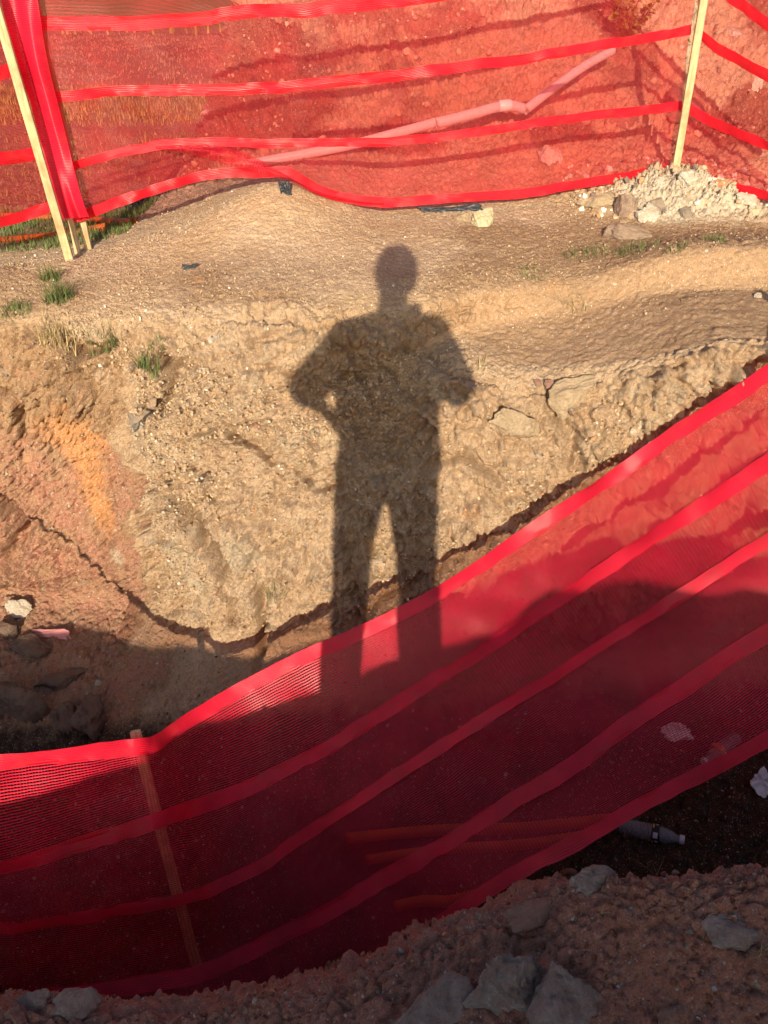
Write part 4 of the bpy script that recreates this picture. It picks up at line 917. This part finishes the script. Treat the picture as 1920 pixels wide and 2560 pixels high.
scrap(716,480,26,50,'black','thin dark plastic strip on the hump under the farther fence','plastic strip',12,rot=.2)
scrap(122,1583,90,26,'pink','faded pink plastic strip on the trench floor at the left','plastic strip',14,lift=.02,amp=.15)
scrap(1690,1828,70,40,'film','crumpled clear film in the shade behind the nearer fence','plastic film',17,'plastic_film',lift=.02)
scrap(1908,1962,46,70,'film','white plastic piece in the shade at the right edge','plastic piece',19,lift=.03,amp=.2,rot=.4)

# ---------------------------------------------------------------- the photographer (behind the lens; his shadow falls across the trench)
def cap_mesh(parts, voxel, smooth=2, name='body'):
    """parts: ('c', a, b, ra, rb[, squash]) tapered limb or ('e', centre, (rx,ry,rz)) ellipsoid; fused into ONE continuous surface"""
    bm = bmesh.new()
    def ell(c, r, seg=20):
        res = bmesh.ops.create_uvsphere(bm, u_segments=seg, v_segments=seg//2+2, radius=1.0)
        for v in res['verts']: v.co = Vector((v.co.x*r[0], v.co.y*r[1], v.co.z*r[2])) + Vector(c)
    for p_ in parts:
        if p_[0] == 'e': ell(p_[1], p_[2])
        else:
            a, b, ra, rb = Vector(p_[1]), Vector(p_[2]), p_[3], p_[4]; n = 7
            t = tube([a.lerp(b, i/n) for i in range(n+1)], [ra+(rb-ra)*i/n for i in range(n+1)], 18)
            if len(p_) > 5:
                for v in t.verts:
                    cy = a.y+(b.y-a.y)*0.5; v.co.y = cy+(v.co.y-cy)*p_[5]
            mt = bpy.data.meshes.new('t'); t.to_mesh(mt); t.free(); bm.from_mesh(mt); bpy.data.meshes.remove(mt)
            k = p_[5] if len(p_) > 5 else 1
            ell(a, (ra, ra*k, ra), 16); ell(b, (rb, rb*k, rb), 16)
    me = bpy.data.meshes.new(name); bm.to_mesh(me); bm.free(); o = bpy.data.objects.new('tmp', me); COL.objects.link(o)
    m = o.modifiers.new('r', 'REMESH'); m.mode = 'VOXEL'; m.voxel_size = voxel
    if smooth: sm = o.modifiers.new('s', 'SMOOTH'); sm.iterations = smooth*3; sm.factor = .5
    dg = bpy.context.evaluated_depsgraph_get(); dg.update()
    out = bpy.data.meshes.new_from_object(o.evaluated_get(dg)); bpy.data.objects.remove(o); bpy.data.meshes.remove(me)
    out.name = name
    for f in out.polygons: f.use_smooth = True
    return out
PX, PY = -0.085, -0.40
person = empty('person', (PX, PY, 0)); tag(person, 'person in grey T-shirt and dark trousers, left hand on hip, right holding a phone', 'person')
def W2(x, y, z): return (x-PX, y-PY, z)
HC = W2(-.045, -.345, 1.705)
Ls, Rs = W2(-.225,-.41,1.445), W2(.105,-.41,1.46)
Le, Re = W2(-.405,-.43,1.232), W2(.212,-.35,1.205)
Lw, Rw = W2(-.300,-.33,1.095), W2(.075,-.115,1.335)
def finger(chain, r0, r1):
    return [('c', chain[i], chain[i+1], r0+(r1-r0)*i/(len(chain)-1), r0+(r1-r0)*(i+1)/(len(chain)-1)) for i in range(len(chain)-1)]
hand = []
# right hand: palm behind the phone, fingers round its edge, thumb up the near side
pc = Vector(W2(.030,-.052,1.352))
hand += [('c', Rw, tuple(pc), .027, .030, .8), ('e', tuple(pc), (.040,.016,.044)), ('e', tuple(pc+Vector((-.01,0,.02))), (.036,.014,.028))]
for k, (dz, L_) in enumerate(((.042,.95),(.020,1.05),(-.002,1.0),(-.024,.85))):
    a = pc+Vector((.026,.004,dz)); b = a+Vector((.016,.024*L_,.004)); c = b+Vector((-.016*L_,.018,.002)); d = c+Vector((-.022*L_,-.001,.001))
    hand += finger([tuple(a),tuple(b),tuple(c),tuple(d)], .0092-.0005*k, .0068-.0004*k)
th0 = pc+Vector((-.022,.0,-.018)); hand += finger([tuple(th0), tuple(th0+Vector((-.030,.010,.018))), tuple(th0+Vector((-.034,.014,.048)))], .012, .0085)
# left hand on the hip: palm flat on the side, fingers forward and down
lc = Vector(W2(-.262,-.300,1.035))
hand += [('c', Lw, tuple(lc), .026, .028, .9), ('e', tuple(lc), (.018,.040,.040))]
for k, (dz, L_) in enumerate(((.026,.95),(.009,1.05),(-.009,1.0),(-.026,.82))):
    a = lc+Vector((.002,.026,dz-.006)); b = a+Vector((.012,.030*L_,-.008)); c = b+Vector((.020,.018*L_,-.008)); d = c+Vector((.020*L_,.006,-.005))
    hand += finger([tuple(a),tuple(b),tuple(c),tuple(d)], .0092, .0068)
hand += finger([tuple(lc+Vector((0,-.02,.012))), tuple(lc+Vector((.008,-.048,.006))), tuple(lc+Vector((.022,-.068,-.004)))], .012, .0085)
body = [('e', HC, (.082,.096,.116)), ('e', (HC[0],HC[1]+.018,HC[2]-.062), (.058,.068,.055)), ('e', (HC[0],HC[1]+.07,HC[2]-.092), (.026,.022,.020)),
        ('c', (HC[0],HC[1]+.088,HC[2]+.016), (HC[0],HC[1]+.108,HC[2]-.022), .008, .013),                 # nose
        ('e', (HC[0],HC[1]+.083,HC[2]-.056), (.024,.010,.006)), ('e', (HC[0],HC[1]+.082,HC[2]-.066), (.021,.010,.006)),
        ('e', (HC[0],HC[1]+.078,HC[2]+.028), (.048,.014,.008)),                                           # brow
        ('e', (HC[0]-.084,HC[1]-.004,HC[2]-.004), (.009,.019,.031)), ('e', (HC[0]+.084,HC[1]-.004,HC[2]-.004), (.009,.019,.031)),
        ('c', (HC[0]-.005,HC[1]-.02,HC[2]-.05), W2(-.062,-.41,1.50), .056, .062),
        ('e', W2(-.072,-.41,1.43), (.19,.10,.085)), ('c', W2(-.075,-.41,1.40), W2(-.08,-.40,1.15), .125, .115, .75),
        ('e', W2(-.082,-.40,.97), (.155,.10,.12)), ('c', Ls, Le, .052, .042), ('c', Rs, Re, .052, .042), ('c', Le, Lw, .040, .026), ('c', Re, Rw, .040, .026)]
hips = [W2(-.175,-.40,.88), W2(.025,-.40,.88)]; knees = [W2(-.215,-.385,.49), W2(.055,-.385,.49)]; ank = [W2(-.235,-.40,.09), W2(.075,-.40,.09)]
for h_, k_, a_ in zip(hips, knees, ank): body += [('c', h_, k_, .085, .058), ('c', k_, a_, .056, .038)]
M['skin'] = plain_mat('skin', (.42,.24,.16), .55, .08, 40); M['shirt'] = plain_mat('shirt_cotton', (.22,.24,.27), .9, .12, 60); M['trouser'] = plain_mat('trouser_cloth', (.055,.06,.075), .9, .2, 60)
M['hair'] = plain_mat('dark_hair', (.03,.022,.016), .7, .4, 90, bump=.6); M['shoe'] = plain_mat('boot_leather', (.10,.06,.035), .6, .2, 30); M['eye'] = plain_mat('eye_white', (.7,.68,.64), .3, .02, 10); M['iris'] = plain_mat('iris', (.05,.03,.02), .3, .1, 10)
link('body', cap_mesh(body+hand, .0055, 1), M['skin'], person)
def slab(z, cx, rx, ry, h=.105): return ('e', W2(cx,-.405,z), (rx,ry,h))
shirt = [('c', W2(-.060,-.405,1.47), W2(-.058,-.405,1.525), .092, .070), ('c', W2(-.21,-.41,1.452), W2(-.06,-.41,1.49), .072, .085), ('c', W2(.095,-.41,1.462), W2(-.06,-.41,1.49), .075, .085)]
shirt += [slab(z, cx, rx, ry) for z, cx, rx, ry in ((1.45,-.062,.205,.11),(1.40,-.064,.215,.12),(1.34,-.066,.213,.122),(1.28,-.067,.208,.12),(1.22,-.072,.214,.118),(1.16,-.074,.216,.118),(1.10,-.070,.212,.12),(1.04,-.065,.212,.122),(.98,-.063,.218,.125),(.93,-.061,.218,.125))]
shirt += [('c', Ls, tuple(Vector(Ls).lerp(Vector(Le), .90)), .080, .086), ('c', Rs, tuple(Vector(Rs).lerp(Vector(Re), .80)), .082, .082), ('e', W2(-.25,-.41,1.38), (.08,.09,.10)), ('e', W2(.125,-.41,1.37), (.08,.09,.12))]
link('t_shirt', cap_mesh(shirt, .009, 2), M['shirt'], person)
tr = [('e', W2(-.075,-.40,.92), (.205,.125,.12)), ('e', W2(-.08,-.40,.86), (.19,.115,.09))]
for h_, k_, a_, sx in zip(hips, knees, ank, (-1,1)): tr += [('c', h_, k_, .116, .088), ('c', k_, a_, .088, .080)]
link('trousers', cap_mesh(tr, .009, 2), M['trouser'], person)
for a_ in ank: link('boot', cap_mesh([('c', (a_[0],a_[1],.13), (a_[0],a_[1],.06), .052, .050), ('c', (a_[0],a_[1]-.02,.045), (a_[0],a_[1]+.15,.035), .045, .040), ('e', (a_[0],a_[1]+.17,.034), (.046,.05,.034))], .007, 1), M['shoe'], person)
hair = [('e', (HC[0],HC[1]-.030,HC[2]+.030), (.094,.098,.108)), ('e', (HC[0],HC[1]-.04,HC[2]-.02), (.088,.072,.080)), ('e', (HC[0],HC[1]+.035,HC[2]+.092), (.062,.045,.030))]
link('hair', cap_mesh(hair, .006, 1), M['hair'], person)
for sx in (-1, 1):
    e_ = from_bm('eye', (lambda b: (bmesh.ops.create_uvsphere(b, u_segments=16, v_segments=10, radius=.0125), b)[1])(bmesh.new()), M['eye'], person); e_.location = (HC[0]+sx*.031, HC[1]+.078, HC[2]+.006)
    i_ = from_bm('iris', (lambda b: (bmesh.ops.create_uvsphere(b, u_segments=12, v_segments=8, radius=.0068), b)[1])(bmesh.new()), M['iris'], e_); i_.location = (0,.0072,-.002)
# the phone: camera block just behind the lens position
phone = empty('phone', (.030, -.020, 1.372)); tag(phone, 'black phone held upright in the person\'s right hand', 'phone')
def rbox(sx, sy, sz, bev):
    b = bmesh.new(); bmesh.ops.create_cube(b, size=1)
    for v in b.verts: v.co = Vector((v.co.x*sx, v.co.y*sy, v.co.z*sz))
    bmesh.ops.bevel(b, geom=b.edges[:], offset=bev, segments=3, affect='EDGES'); return b
M['phone'] = plain_mat('phone_back', (.02,.02,.024), .25, .1, 10)
from_bm('phone_case', rbox(.072,.008,.148,.0035), M['phone'], phone)
sc_ = from_bm('screen', rbox(.066,.001,.140,.0004), M['black'], phone); sc_.location = (0,-.0047,0)
cb = from_bm('camera_block', rbox(.030,.003,.030,.001), M['phone'], phone); cb.location = (-.018,.0052,.052)
